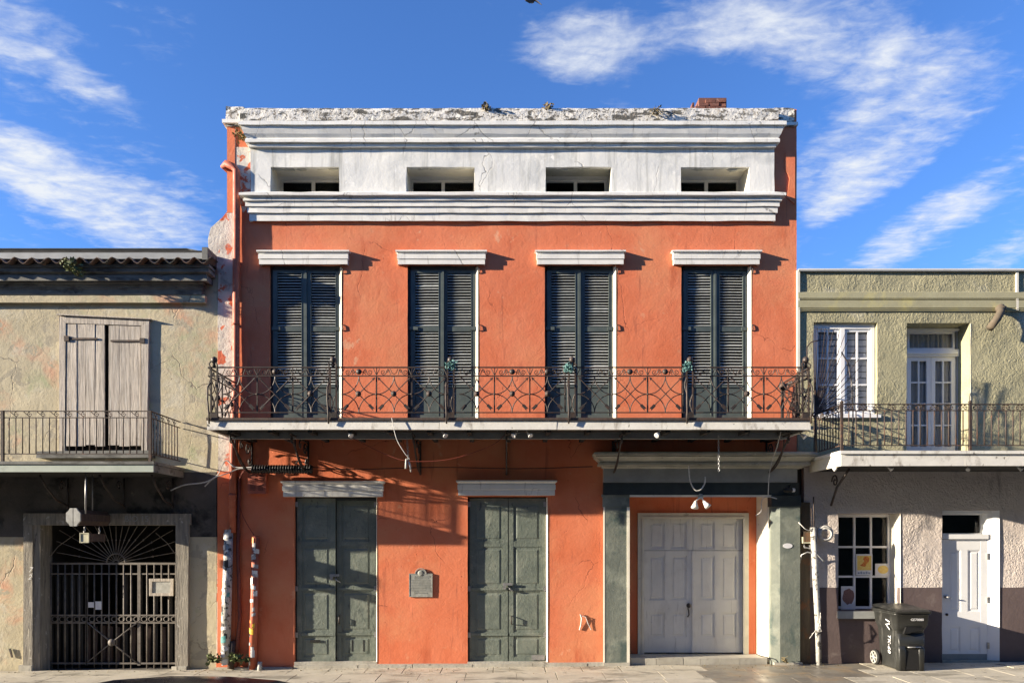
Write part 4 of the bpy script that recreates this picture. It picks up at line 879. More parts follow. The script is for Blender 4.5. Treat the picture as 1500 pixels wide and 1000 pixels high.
for (a, c) in ((64, 127), (127.5, 203), (205, 258)):
    for xx in (a, c): gt.box(gX(xx) - .014, gX(xx) + .014, gy - .015, gy + .015, g0, gZ(826))
    gt.box(gX(a), gX(c), gy - .0135, gy + .0135, gZ(972), gZ(969.5)); gt.box(gX(a), gX(c), gy - .0135, gy + .0135, gZ(981), gZ(979))
gate = gt.build('gate', 'gate_iron', B2)
gb = MB(); gb.tube([(0, 0, gZ(980)), (0, 0, gZ(826))], .0135, 8)
for py_ in (866, 882): gb.lathe([(.008, -.03), (.015, 0), (.008, .03)], (0, 0, gZ(py_)), 6) if py_ == 882 else None
gb.lathe([(.008, -.012), (.018, 0), (.008, .012)], (0, 0, gZ(940)), 6)
gbar = gb.mesh('gate_bar', 'gate_iron')
for (a, c, n) in ((64, 127, 5), (127.5, 203, 6), (205, 258, 4)):
    for k in range(1, n + 1): inst('gate_bar', gbar, gate, (gX(a + (c - a) * k / (n + 1)), gy, 0))
ring = MB(); ring.tube([(.052 * cos(t), 0, .045 * sin(t)) for t in [2 * pi * i / 12 for i in range(12)]], .008, 5, closed=True); ring_me = ring.mesh('ring', 'gate_iron')
k = 70
while k < 256: inst('ring', ring_me, gate, (gX(k), gy - .012, gZ(906))); k += 10.9
mb = MB(); bc = (gX(165), gy - .03, gZ(940))
mb.tube([(gX(129), gy - .02, gZ(911)), bc, (gX(201), gy - .02, gZ(970))], .012, 6); mb.tube([(gX(202), gy - .025, gZ(911)), bc, (gX(129), gy - .025, gZ(969))], .012, 6)
mb.lathe([(.01, -.05), (.04, -.04), (.065, -.02), (.07, 0), (.05, .02)], bc, 12, 'y'); mb.build('cross_brace', 'gate_iron', gate)
hub = (gX(170), gy, gZ(824)); fb = MB(); fb.tube([(hub[0] + .17 * cos(t), gy, hub[2] + .17 * sin(t)) for t in [pi * i / 14 for i in range(15)]], .013, 6)
fb.tube([(hub[0] + .05 * cos(t), gy, hub[2] + .05 * sin(t)) for t in [pi * i / 8 for i in range(9)]], .008, 5)
for k in range(9): a = pi * (k + .5) / 9; fb.tube([(hub[0] + .05 * cos(a), gy, hub[2] + .05 * sin(a)), (hub[0] + .17 * cos(a), gy, hub[2] + .17 * sin(a))], .006, 4)
fb.build('fan_hub', 'gate_iron', gate)
fb = MB().tube([(gX(66), gy, gZ(824)), (gX(85), gy, gZ(800)), (gX(110), gy, gZ(782))], .008, 5); fb.build('corner_bar', 'gate_iron', gate); fb = MB().tube([(gX(256), gy, gZ(810)), (gX(245), gy, gZ(795)), (gX(228), gy, gZ(780))], .008, 5)
fb.build('corner_bar', 'gate_iron', gate)
for k in range(17):
    a = pi * (k + 1) / 18; dx, dz = cos(a), sin(a); Lx = (gX(257) - hub[0]) / abs(dx) if abs(dx) > .01 else 9; Lz = (gZ(770) - hub[2]) / dz; Lr = min(Lx, Lz, 1.2)
    mb = MB(); mb.tube([(hub[0] + .17 * dx, gy, hub[2] + .17 * dz), (hub[0] + Lr * dx, gy, hub[2] + Lr * dz)], .007, 5); mb.lathe([(.004, -.022), (.019, 0), (.004, .022)], (hub[0] + Lr * .62 * dx, gy, hub[2] + Lr * .62 * dz), 6)
    mb.build('fan_ray', 'gate_iron', gate)
k = 66.0; i = 0
while k < 257:
    up_ = 826 if (k > 160 and i % 2 == 0) or k < 120 else 912
    MB().rbox(gX(k) + .01, gX(k + 8.2), gy + .055 + .02 * (i % 2), gy + .09 + .02 * (i % 2), g0, gZ(up_ + 4 + random.uniform(0, 3)) if up_ == 912 else gZ(843), .012).build('backing_board', 'dark_board' if up_ == 912 else 'dark_wall', gate)
    k += 11.0; i += 1
o = MB(); o.frame(X(219.5, .2), X(254.5, .2), Z(872, .2), Z(847, .2), .05, .17, .21); o2 = thing('notice_box', 'pale framed notice box hung on the gate bars near the lit post', 'sign', (X(237, .2), .19, Z(872, .2)))
o.build('frame', 'weathered_wood', o2); MB().box(X(223, .2), X(251, .2), .185, .2, Z(868.5, .2), Z(850.5, .2)).build('notice_sheet', 'sign_grey', o2)
for (a, c, t, bt, lb) in ((130.5, 139, 881, 889, 'smaller white paper notice on the dark gate, nearer the hinge side'), (141, 150, 880, 892, 'taller white paper notice on the dark gate beside a smaller one')):
    thing('', lb, 'notice', obj=MB().box(gX(a), gX(c), gy - .03, gy - .026, gZ(bt), gZ(t)).build('paper_notice', 'paper_white'), group='paper notices on the gate')
# hanging signs under the left balcony
sg = thing('hanging_sign', 'long eight sided sign hung endwise under the left balcony', 'sign', (X(107, -1.0), -.6, Z(770, -1.0)))
cx_, cz_, rw, rh = X(107, -1.06), Z(757, -1.06), .117, .148
def octo(a, b_): return [(cx_ + a * sx, cz_ + rh * sz) for sx, sz in b_]
L_ = [(-.05, -1), (-.45, -1), (-.62, -.75), (-1, -.45), (-1, .45), (-.62, .75), (-.45, 1), (-.05, 1)]
for nm, s_ in (('panel_half', 1), ('panel_half', -1)):
    MB().prism([(cx_ + rw * (sx * s_), cz_ + rh * sz) for sx, sz in L_], -1.06, -1.03).build(nm, 'sign_grey', sg)
MB().prism([(cx_ + rw * .9 * sx, cz_ + rh * .86 * sz) for sx, sz in ((-.45, -1), (-1, -.45), (-1, .45), (-.45, 1), (.45, 1), (1, .45), (1, -.45), (.45, -1))], -1.028, -.12).build('sign_body', 'dark_board', sg)
hr = MB(); hr.tube([(X(125, -1), -1.0, Z(752, -1.0)), (X(126, -1), -1.0, Z(692, -1))], .014); hr.tube([(X(138, -.4), -.45, Z(752, -.45)), (X(138, -.4), -.45, Z(690, -1))], .010); hr.build('hanging_rod', 'steel', sg)
s2 = thing('hanging_box_sign', 'small square ended sign box chained beneath the long eight sided sign', 'sign', (X(124, -.95), -.7, Z(794, -.95)))
yA = -.95; MB().box(X(119, yA), X(130, yA), yA + .002, -.45, Z(793, yA), Z(781, yA)).build('sign_body', 'dark_board', s2)
f_ = MB(); f_.frame(X(117.5, yA), X(131, yA), Z(794.5, yA), Z(780, yA), .015, yA - .02, yA); f_.box(X(119, yA), X(130, yA), yA - .01, yA, Z(793, yA), Z(781, yA)); f_.build('end_plate', 'sign_pale', s2)
def chain(name, p0, p1, r=.012, n=8, m='steel', parent=None):
    mb = MB(); p0, p1 = Vector(p0), Vector(p1)
    for i in range(n):
        c = p0.lerp(p1, (i + .5) / n); h = (p1 - p0).length / n * .62; a = i % 2
        mb.tube([(c.x + (r * cos(t) if a else 0), c.y + (0 if a else r * cos(t)), c.z + h * sin(t)) for t in [2 * pi * k / 8 for k in range(8)]], r * .35, 4, closed=True)
    return mb.build(name, m, parent)
chain('chain', (X(124, -.9), -.9, Z(771, -.9)), (X(123, -.9), -.9, Z(781, -.9)), .014, 3, parent=s2); chain('chain', (X(143, -.6), -.55, Z(771, -.6)), (X(143, -.6), -.55, Z(784, -.6)), .014, 3, parent=s2)

# ================================================================== RIGHT BUILDING
RX0, RX1 = X(1168) + .005, 14.0
B3 = thing('stucco_building', 'low olive and pink rough stucco building with white windows and a railed balcony', 'building', (10.5, 0, 0))
wall('upper_wall', 'right_stucco', B3, RX0, RX1, Z(672), Z(456), 0, .35, [(X(1192), X(1285), Z(608), Z(472)), (X(1328), X(1421), Z(662), Z(473))], amp=.012, edge=.01, seed=21)
wall('parapet_wall', 'right_stucco', B3, RX0, RX1, Z(428) + .001, Z(397), -.0, .3, amp=.012, seed=25)
moulding('string_course', 'right_smooth', B3, RX0, RX1, [(427.5, .0), (428, .03), (436.5, .035), (437.5, .015), (438.3, .035), (439.5, .015), (440, .03), (450.5, .03), (451.5, .012), (452.4, .036), (454, .015), (455, .03), (456.2, 0)], jit=.002, seed=51, left=False, right=False)
MB().box(RX0, RX1, -.05, .35, Z(397, -.05), Z(393.5, -.05)).build('coping', 'grey_paint', B3)
MB().box(RX0, RX1, -.055, -.04, Z(395.5, -.05), Z(393.3, -.05)).build('coping_edge', 'white_paint', B3)
MB().box(RX0 - .02, RX0 + .03, -.03, .05, Z(545), Z(397)).build('corner_strip', 'cream_paint', B3)
MB().box(X(1487), X(1490.5), -.03, .02, Z(455), Z(398)).build('downspout_strap', 'cream_paint', B3)
wl_h = [(X(1228), X(1318), Z(894), Z(752)), (X(1380), X(1463), -.3, Z(747))]
wall('lower_wall', 'pink_stucco', B3, RX0 + .12, RX1, Z(860) + .001, Z(672) - .001, 0, .35, [h if i else (X(1228), X(1318), Z(860) + .001, Z(752)) for i, h in enumerate(wl_h)], amp=.012, edge=.012, seed=31)
wall('dado', 'mauve_dado', B3, RX0 + .12, RX1, -.3, Z(860), 0, .35, [(X(1228), X(1318), Z(894), Z(860)), (X(1380), X(1463), -.3, Z(860))], amp=.010, edge=.008, seed=34)
MB().box(RX0, RX0 + .115, .12, .4, -.3, Z(672)).build('recessed_joint', 'dark_wall', B3)
bb = MB(); bb.box(RX1 - .3, RX1, .36, 8, -.3, Z(400)); bb.box(RX0, RX1, 8, 8.3, -.3, Z(400)); bb.build('side_wall', 'right_stucco', B3)
MB().box(RX0, RX1, .3, 8, Z(420), Z(416)).build('roof', 'dark_wall', B3)
MB().box(RX0 + .2, RX1 - .3, 1.4, 1.42, -.3, Z(430)).build('inner_wall', 'inside_dark', B3)
def glazed(name, parent, m, x0, x1, z0, z1, y, cols, rows, st, bar, back=None, wt=None, wb=None, th=.045, g='window_glass'):
    fb = MB(); wt = wt or st; wb = wb or st; fb.frame(x0, x1, z0, z1, st, y, y + th, wt, wb); xi0, xi1, zi0, zi1 = x0 + st, x1 - st, z0 + wb, z1 - wt
    for c in range(1, cols): xc = xi0 + (xi1 - xi0) * c / cols; fb.box(xc - bar / 2, xc + bar / 2, y + .003, y + th - .004, zi0, zi1)
    for r_ in range(1, rows): zc_ = zi0 + (zi1 - zi0) * r_ / rows; fb.box(xi0, xi1, y + .005, y + th - .006, zc_ - bar / 2, zc_ + bar / 2)
    w = fb.build(name, m, parent)
    for c in range(cols):
        for r_ in range(rows):
            a, b_ = xi0 + (xi1 - xi0) * c / cols + bar / 2, xi0 + (xi1 - xi0) * (c + 1) / cols - bar / 2
            p, q = zi0 + (zi1 - zi0) * r_ / rows + bar / 2, zi0 + (zi1 - zi0) * (r_ + 1) / rows - bar / 2
            if c == 0: a -= bar / 2
            if c == cols - 1: b_ += bar / 2
            if r_ == 0: p -= bar / 2
            if r_ == rows - 1: q += bar / 2
            MB().box(a - .001, b_ + .001, y + .02, y + .024, p - .001, q + .001).build('pane', g, w)
    return w
# upper window
yw = .09; x0, x1, z0, z1 = X(1193), X(1284), Z(607), Z(472.5)
wf = MB(); wf.frame(x0, x1, z0, z1, .06, yw - .02, yw + .07, .09, .03); wf.box(X(1234), X(1240), yw - .02, yw + .07, z0 + .03, z1 - .09); wf.build('window_frame', 'bright_paint', B3)
glazed('window_sash', B3, 'bright_paint', x0 + .062, X(1234) - .002, z0 + .032, z1 - .092, yw, 2, 3, .045, .028)
glazed('window_sash', B3, 'bright_paint', X(1240) + .002, x1 - .062, z0 + .032, z1 - .092, yw, 2, 3, .045, .028)
bl = MB(); zz_ = z0
while zz_ < z1: bl.box(x0, x1, yw + .062, yw + .08, zz_, zz_ + .10); bl.box(x0, x1, yw + .056, yw + .062, zz_, zz_ + .012); zz_ += .115
bl.build('blind', 'blind', B3)
MB().rbox(X(1190), X(1288), -.06, .08, Z(612), Z(607.5), .004).build('sill', 'bright_paint', B3)
# french door
yd = .34; x0, x1, z1 = X(1328), X(1421), Z(473.5); z0 = Z(661)
df = MB(); df.box(x0 + .001, x0 + .03, .05, yd + .1, z0, z1 - .001); df.add([(x1 + .01, -.005, z0), (x1 + .01, yd + .1, z0), (X(1404, yd), yd + .1, z0), (X(1404, yd), yd, z0), (x1 + .01, -.005, z1), (x1 + .01, yd + .1, z1), (X(1404, yd), yd + .1, z1), (X(1404, yd), yd, z1)], [(0, 4, 7, 3), (3, 7, 6, 2), (4, 5, 6, 7)])
df.box(x0, x1, .30, yd + .1, Z(485, yd), z1 - .002); df.box(x0, x1, yd - .03, yd + .1, Z(522, yd), Z(512, yd)); df.box(x0 + .03, x1 - .04, yd - .06, yd, Z(519, yd), Z(516, yd)); df.build('door_case', 'bright_paint', B3)
glazed('transom', B3, 'bright_paint', X(1330, yd), X(1399, yd), Z(512, yd), Z(485.5, yd), yd + .01, 1, 1, .035, .02)
for (a, c) in ((1329, 1364), (1364.6, 1400)):
    lf = glazed('french_door', B3, 'bright_paint', X(a, yd), X(c, yd), z0 + .03, Z(522, yd) - .003, yd + .01, 2, 4, .075, .026, wb=.10)
MB().lathe([(.008, 0), (.022, -.02), (.02, -.045), (.004, -.05)], (X(1362, yd), yd + .01, Z(601, yd)), 10, 'y').build('door_knob', 'steel', B3)
cu = MB(); n = 60; V = []
for i in range(n + 1):
    x_ = x0 + (x1 - x0) * i / n; dy = .02 * sin(i * 1.3) + .008 * sin(i * 3.1); V += [(x_, yd + .085 + dy, z0), (x_, yd + .085 + dy, Z(486, yd))]
cu.keep = True; cu.add(V, [(2 * i, 2 * i + 2, 2 * i + 3, 2 * i + 1) for i in range(n)], True); cu.build('curtain', 'curtain', B3)
# balcony
B3B = 1.24; y3 = -B3B; rx = X(1232, y3); zd3 = Z(660, y3)
MB().box(rx + .02, RX1 - 1, y3 + .02, -.003, Z(680, y3), Z(665, y3)).build('balcony_slab', 'dark_wall', B3)
MB().box(rx - .02, RX1 - 1, y3 - .03, -.004, Z(664.6, y3), zd3).build('balcony_deck', 'stained_fascia', B3)
xx = rx
for w in (2.0, 1.1, 2.5): MB().rbox(xx + .002, xx + w - .002, y3 - .0, y3 + .02, Z(682, y3), Z(665, y3), .003).build('fascia_board', 'stained_fascia', B3); xx += w
MB().box(rx, rx + .02, y3 + .021, -.005, Z(682, y3), Z(665, y3)).build('side_fascia', 'cream_paint', B3)
mb = MB(); mb.tube([(X(1228, -.3), -.02, Z(740)), (X(1226, -.3), -.3, Z(715)), (X(1226, -.3), -.75, Z(688, -.6))], .02); mb.tube(spiral((X(1226, -.3), -.22, Z(706)), .12, 1.4, 0, plane='yz'), .014, 5); mb.build('bracket', 'wrought_iron', B3)
ry3 = y3 + .02; za, zb_, zc = Z(652, ry3), Z(601, ry3), Z(592, ry3); xl3 = X(1233, ry3)
mb = MB()
for z_, rr in ((zc, .012), (zb_, .009), (za, .011)):
    mb.box(xl3, RX1 - 1, ry3 - rr, ry3 + rr, z_ - .007, z_ + .007); mb.box(xl3 - rr, xl3 + rr, ry3 + rr + .001, -.01, z_ - .007, z_ + .007)
rl3 = mb.build('balcony_railing', 'rusty_iron', B3)
b3 = MB().tube([(0, 0, za), (0, 0, zb_)], .010, 6).mesh('baluster', 'rusty_iron')
p3 = 10.45 / S * (D + ry3) / D; hz = (zc - zb_) / 2
s3 = MB()
for s_ in (-1, 1): s3.tube([(s_ * (.045 + p[0]), 0, p[2]) for p in spiral((0, 0, 0), hz * .85, 1.25, pi * .5, 12)], .008, 4)
s3.tube([(-.05, 0, hz * .8), (0, 0, hz * .9), (.05, 0, hz * .8)], .006, 4); s3m = s3.mesh('scroll', 'rusty_iron')
k = 1; x_ = xl3 + p3
while x_ < RX1 - 3:
    inst('baluster', b3, rl3, (x_, ry3, 0))
    if k % 2: inst('scroll', s3m, rl3, (x_, ry3, (zb_ + zc) / 2))
    x_ += p3; k += 1
for k in range(1, 11):
    inst('baluster', b3, rl3, (xl3, ry3 + .105 * k, 0))
    if k % 2: inst('scroll', s3m, rl3, (xl3, ry3 + .105 * k, (zb_ + zc) / 2), (0, 0, pi / 2))
for xp, tp in ((xl3, .06), (X(1421, ry3), .06)): MB().box(xp - .018, xp + .018, ry3 - .018, ry3 + .018, zd3, zc + .02).lathe([(.02, 0), (.03, .02), (.01, .045)], (xp, ry3, zc + .02), 8).build('post', 'rusty_iron', rl3)
# fan of spikes guarding the balcony end
fy = -.72; hubx, hubz = X(1194, fy), Z(607, fy)
fg = MB(); fg.tube([(hubx + .04 * cos(t), fy, hubz + .04 * sin(t)) for t in [2 * pi * i / 10 for i in range(10)]], .012, 5, closed=True)
fg.tube([(X(1233, fy), fy + .015, Z(515, fy)), (X(1243, fy), fy + .015, Z(532, fy)), (X(1248, fy), fy + .015, Z(560, fy)), (X(1250, fy), fy + .015, Z(600, fy)), (X(1250, fy), fy + .015, Z(655, fy))], .012, 5)
fg.tube([(X(1183, fy), fy + .02, Z(545, fy)), (X(1183, fy), fy + .02, Z(507, fy)), (X(1190, fy), fy + .02, Z(500, fy)), (X(1200, fy), fy + .02, Z(498, fy))], .011, 5)
fg.tube([(X(1194, fy), fy, Z(607, fy)), (X(1196, fy), fy, Z(662, fy))], .02, 6)
fan = fg.build('spike_fan', 'wrought_iron', B3)
ends = [(1190, 486), (1193, 480), (1198, 479), (1203, 480), (1209, 481), (1215, 481), (1222, 482), (1230, 484), (1238, 488), (1244, 496), (1254, 512), (1259, 524), (1262, 536), (1261, 551), (1262, 564), (1258, 578), (1246, 588), (1236, 594)]
for (ex, ey) in ends:
    mb = MB(); mb.tube([(hubx, fy, hubz), (X(ex, fy), fy + random.uniform(-.04, .04), Z(ey, fy))], [.009, .005], 5); mb.build('spike', 'wrought_iron', fan)
# small roof drain pipe
mb = MB(); mb.tube([(X(1466), .05, Z(452)), (X(1466, -.1), -.10, Z(453)), (X(1465, -.16), -.17, Z(462)), (X(1460, -.2), -.2, Z(473)), (X(1450, -.22), -.22, Z(481, -.2))], .065, 12)
mb.lathe([(.085, -.03), (.085, .03)], (X(1466, -.1), -.1, Z(455)), 12); mb.build('drain_spout', 'terracotta_pipe', B3)
# ground floor window and posters
yw = .28; x0, x1, z0, z1 = X(1228), X(1318), Z(894), Z(752)
xr = X(1304, yw); xl_ = X(1228, yw) - .05
MB().add([(x1 + .008, -.012, z0), (xr, yw, z0), (x1 + .1, yw, z0), (x1 + .008, -.012, z1), (xr, yw, z1), (x1 + .1, yw, z1)], [(0, 3, 4, 1), (3, 5, 4), (0, 1, 2)]).build('reveal', 'cream_paint', B3)
w3 = glazed('window_sash', B3, 'bright_paint', xl_, xr, z0 + .01, z1 - .005, yw, 3, 3, .045, .036, wt=.05)
MB().rbox(X(1226), X(1320), -.05, yw, Z(905), Z(894.5), .004).build('sill', 'grey_paint', B3)
def poster(lb, a, c, t, bt, kind):
    y = yw - .012; r_ = thing('poster', lb, 'poster', (X((a + c) / 2, y), y, Z(bt, y)), group='food posters in the ground floor window')
    x0_, x1_, z0_, z1_ = X(a, y), X(c, y), Z(bt, y), Z(t, y); MB().box(x0_, x1_, y, y + .003, z0_, z1_).build('sheet', 'paper_white', r_)
    w_, h_ = x1_ - x0_, z1_ - z0_
    if kind == 0:
        MB().box(x0_ + .02, x1_ - .02, y - .002, y - .0005, z0_ + h_ * .24, z1_ - .03).build('picture', 'poster_yellow', r_)
        P_ = [(.40, .42), (.55, .40), (.62, .52), (.78, .66), (.80, .82), (.66, .90), (.48, .86), (.42, .76), (.50, .66), (.40, .56), (.22, .46)]
        MB().prism([(x0_ + w_ * u, z0_ + h_ * v) for u, v in P_], y - .004, y - .003).build('picture', 'poster_red', r_)
        for k in range(5): MB().box(x0_ + w_ * (.1 + .16 * k), x0_ + w_ * (.22 + .16 * k), y - .002, y - .0005, z0_ + h_ * .06, z0_ + h_ * (.15 + .03 * (k % 2))).build('lettering', 'poster_blue', r_)
    elif kind == 1:
        MB().prism([(x0_ + w_ * (.5 + .34 * cos(t_)), z0_ + h_ * (.52 + .34 * sin(t_))) for t_ in [2 * pi * i / 16 for i in range(16)]], y - .002, y - .0005).build('picture', 'poster_yellow', r_)
    else:
        rd = random.Random(5); MB().prism([(x0_ + w_ * (.5 + rd.uniform(.36, .46) * cos(t_)), z0_ + h_ * (.56 + rd.uniform(.30, .38) * sin(t_))) for t_ in [2 * pi * i / 18 for i in range(18)]], y - .002, y - .0005).build('picture', 'poster_dark', r_)
poster('poster of red fried food on yellow in the middle pane of the lower window', 1254, 1278, 811, 842, 0)
poster('small poster of a round yellow dish in the window pane by the bright reveal', 1282, 1305, 825, 843, 1)
poster('poster of dark red shellfish in the bottom corner pane above the sill', 1232, 1253, 858, 892, 2)
# ground floor door
yd = .07; x0, x1, z1 = X(1380), X(1463), Z(747); g2 = gz(8.3)
dc = MB(); dc.box(x0 + .001, x0 + .03, yd - .01, .34, g2, z1); dc.add([(x1 + .006, -.015, g2), (X(1450), yd, g2), (x1 + .006, yd + .15, g2), (X(1450), yd + .15, g2), (x1 + .006, -.015, z1), (X(1450), yd, z1), (x1 + .006, yd + .15, z1), (X(1450), yd + .15, z1)], [(0, 4, 5, 1), (1, 5, 7, 3), (4, 6, 7, 5)])
dc.box(x0 + .03, x1, yd - .03, .3, z1 - .055, z1 - .001); dc.box(x0 + .03, X(1450), yd - .035, .3, Z(789), Z(782)); dc.build('door_case', 'bright_paint', B3)
glazed('transom', B3, 'bright_paint', x0 + .03, X(1450), Z(782), z1 - .056, .22, 1, 1, .02, .02, g='window_glass')
lf = panel_leaf('door', 'bright_paint', B3, x0 + .035, X(1450) - .004, g2 + .03, Z(789.5), yd, [(g2 + .03, Z(956)), (Z(917), Z(896)), (Z(805), Z(789.5))], .115, 2, .12, prec=.016)
MB().box(x0 + .045, X(1450) - .01, yd - .008, yd - .001, g2 + .03, Z(958)).build('kick_plate', 'grey_paint', lf)
kb = MB(); kb.lathe([(.012, 0), (.03, -.015), (.012, -.03), (.012, -.05)], (X(1388), yd, Z(874)), 10, 'y'); kb.tube([(X(1388), yd - .05, Z(874)), (X(1394), yd - .055, Z(874.5))], .013); kb.build('door_handle', 'steel', lf)
MB().lathe([(.024, 0), (.024, -.02), (.01, -.026)], (X(1390), yd, Z(900)), 10, 'y').build('lock', 'wrought_iron', lf)
for py_ in (814, 878, 945): MB().box(X(1449), X(1452), yd - .025, yd - .001, Z(py_ + 5), Z(py_ - 4)).build('hinge', 'steel', lf)
MB().rbox(x0, x1, -.02, .3, -.3, g2 + .028, .003).build('threshold', 'kerb_stone', B3)
# joint: rusty board, box and white pipe
MB().rbox(X(1170), X(1186), -.02, .1, -.2, Z(735), .008).build('rusty_downpipe', 'rusty_board', B3)
o = MB(); o.rbox(X(1171), X(1186), -.14, -.021, Z(795), Z(786), .004); eb = thing('meter_box', 'small tarnished utility box on the rusty pipe between the two buildings', 'box', (X(1178), -.1, Z(795)))
o.build('box_body', 'sign_pale', eb); MB().box(X(1172.5), X(1184.5), -.147, -.141, Z(793), Z(778)).build('lid', 'rusty_board', eb)
mb = MB(); mb.tube([(X(1174), -.08, Z(795.5)), (X(1175), -.1, Z(801)), (X(1183), -.1, Z(803)), (X(1183), -.09, Z(796))], .018); mb.build('fitting', 'steel', eb)
yp2 = -.15; wp_ = MB(); wp_.tube([(X(1191, yp2), yp2, Z(772, yp2)), (X(1194.5, yp2), yp2, Z(840, yp2)), (X(1198, yp2), yp2, Z(910, yp2)), (X(1199.5, yp2), yp2, gz(5.5) - .02)], [.052, .055, .05, .045], 10)
wpt = thing('', 'white flaking standpipe on the joint between orange and pink buildings', 'pipe', obj=wp_.build('white_standpipe', 'white_pipe'))
thing('', 'white coiled hose ring hung beside the standpipe top', 'hose', obj=(lambda m_: (m_.tube([(X(1208, -.1) + .118 * cos(t), -.12, Z(781, -.1) + .12 * sin(t)) for t in [2 * pi * i / 24 for i in range(24)]], .028, 8, closed=True), m_.tube([(X(1208, -.1) + .10 * cos(t), -.15, Z(782, -.1) + .10 * sin(t)) for t in [2 * pi * i / 24 for i in range(24)]], .016, 6, closed=True), m_.build('hose_ring', 'cable_white'))[-1])(MB()))
thing('', 'thin dark twin rods rising from the white standpipe', 'rod', obj=(lambda m_: (m_.tube([(X(1192, -.15), -.16, Z(774)), (X(1191, -.15), -.17, Z(728))], .011), m_.tube([(X(1190, -.15), -.13, Z(774)), (X(1189, -.15), -.13, Z(744))], .008), m_.build('rod', 'rusty_iron'))[-1])(MB()))
thing('', 'white cable looping from the utility box to the standpipe', 'cable', obj=MB().tube([(X(1168, -.15), -.2, Z(765)), (X(1172), -.2, Z(774)), (X(1178), -.2, Z(777)), (X(1184), -.19, Z(773)), (X(1190), -.19, Z(773))], .008).build('cable', 'cable_white'))
thing('', 'grey bent pipe clamp round the standpipe halfway up', 'cable', obj=MB().tube([(X(1169), -.08, Z(824)), (X(1170), -.12, Z(812)), (X(1178), -.14, Z(808)), (X(1190), -.19, Z(811)), (X(1197), -.24, Z(820)), (X(1199), -.22, Z(822))], .012).build('cable', 'steel'))
thing('', 'loose thin wires dangling low from the white standpipe', 'wire', obj=(lambda m_: (m_.tube([(X(1195), -.22, Z(898)), (X(1190), -.24, Z(915)), (X(1179), -.2, Z(932))], .004, 4), m_.tube([(X(1195), -.22, Z(900)), (X(1192), -.24, Z(918)), (X(1182), -.2, Z(926))], .004, 4), m_.tube([(X(1194), -.22, Z(895)), (X(1192), -.25, Z(906)), (X(1195), -.22, Z(922))], .006, 4), m_.build('wire', 'cable_white'))[-1])(MB()))
# ================================================================== SMALL THINGS ON THE WALLS
pq = thing('wall_plaque', 'grey bronze history plaque with rounded crest on the orange wall', 'plaque', (X(616.5), -.03, Z(874)))
x0, x1, z0, z1 = X(600), X(633), Z(873), Z(840); xc = (x0 + x1) / 2
MB().box(x0, x1, -.018, -.002, z0, z1).prism([(xc + .095 * cos(t), z1 - .012 + .095 * sin(t)) for t in [pi * i / 12 for i in range(13)]], -.0175, -.002).build('plate', 'bronze_plaque', pq)
rm = MB(); rm.frame(x0 - .008, x1 + .008, z0 - .008, z1 + .006, .014, -.023, -.0025); rm.tube([(xc + .098 * cos(t), -.02, z1 + .0 + .098 * sin(t)) for t in [pi * i / 12 for i in range(13)]], .008, 5); rm.build('rim', 'bronze_plaque', pq)
MB().lathe([(.055, 0), (.052, -.006), (.03, -.009), (.005, -.009)], (xc, -.0165, z1 + .012), 14, 'y').build('emblem', 'bronze_plaque', pq)
ln = MB(); rd = random.Random(2)
for r_ in range(11):
    xx = x0 + .03 + (.05 if r_ in (0, 1, 10) else 0); zr = z1 - .055 - r_ * .029
    while xx < x1 - .035 - (.05 if r_ in (1, 10) else 0):
        w = rd.uniform(.008, .02); ln.box(xx, xx + w, -.0225, -.0181, zr, zr + (.016 if r_ < 2 else .011)); xx += w + rd.uniform(.004, .012)
ln.build('raised_lettering', 'bronze_plaque', pq)
vx = thing('vent_box', 'orange painted louvred vent box under the black cable splice', 'vent', (X(379), -.05, Z(723)))
MB().rbox(X(366), X(392), -.10, -.002, Z(723), Z(693), .003).build('box_body', 'red_pipe', vx)
lv = MB()
for (a, t) in ((369, 697), (381, 697), (369, 711), (381, 711)):
    for k in range(3): lv.box(X(a), X(a + 8), -.108, -.1005, Z(t + 1.2 + 3 * k), Z(t + 3 * k))
lv.build('louvre', 'brown_conduit', vx)
sp = thing('cable_splice', 'black ribbed cable enclosure clamped to the wall above the first green door', 'cable box', (X(414, -.2), -.2, Z(693, -.2)))
ys_ = -.22; prof = []; xx = 0; Lc = X(458, ys_) - X(370, ys_); n = 23
for i in range(n): prof += [(.078, Lc * i / n), (.078, Lc * (i + .55) / n), (.062, Lc * (i + .56) / n), (.062, Lc * (i + .99) / n)]
MB().lathe(prof, (X(370, ys_), ys_, Z(687, ys_)), 12, 'x').build('ribbed_sleeve', 'black_plastic', sp)
cl = MB()
for px_ in (434, 447): cl.tube([(X(px_, ys_), -.005, Z(668, ys_)), (X(px_, ys_), ys_, Z(678, ys_))], .010)
cl.build('clamp', 'wrought_iron', sp)
def cable(name, lb, pts, r, m, cat='cable', n=5):
    V = [Vector(p) for p in pts]; o_ = []
    for i in range(len(V) - 1):
        p0, p1, p2, p3 = V[max(0, i - 1)], V[i], V[i + 1], V[min(len(V) - 1, i + 2)]
        for k in range(5): t = k / 5; o_.append(.5 * ((2 * p1) + (p2 - p0) * t + (2 * p0 - 5 * p1 + 4 * p2 - p3) * t * t + (3 * p1 - p0 - 3 * p2 + p3) * t ** 3))
    o_.append(V[-1]); return thing('', lb, cat, obj=MB().tube(o_, r, n).build(name, m))
w3d = lambda px, py, y: (X(px, y), y, Z(py, y))
cable('cable', 'pale cable running from under the left balcony up to the black splice', [w3d(250, 718, -.1), w3d(270, 710, -.1), w3d(300, 706, -.1), w3d(318, 696, -.15), w3d(325, 682, -.2), w3d(332, 674, -.2), w3d(345, 684, -.2), w3d(372, 684, -.22)], .012, 'cable_white')
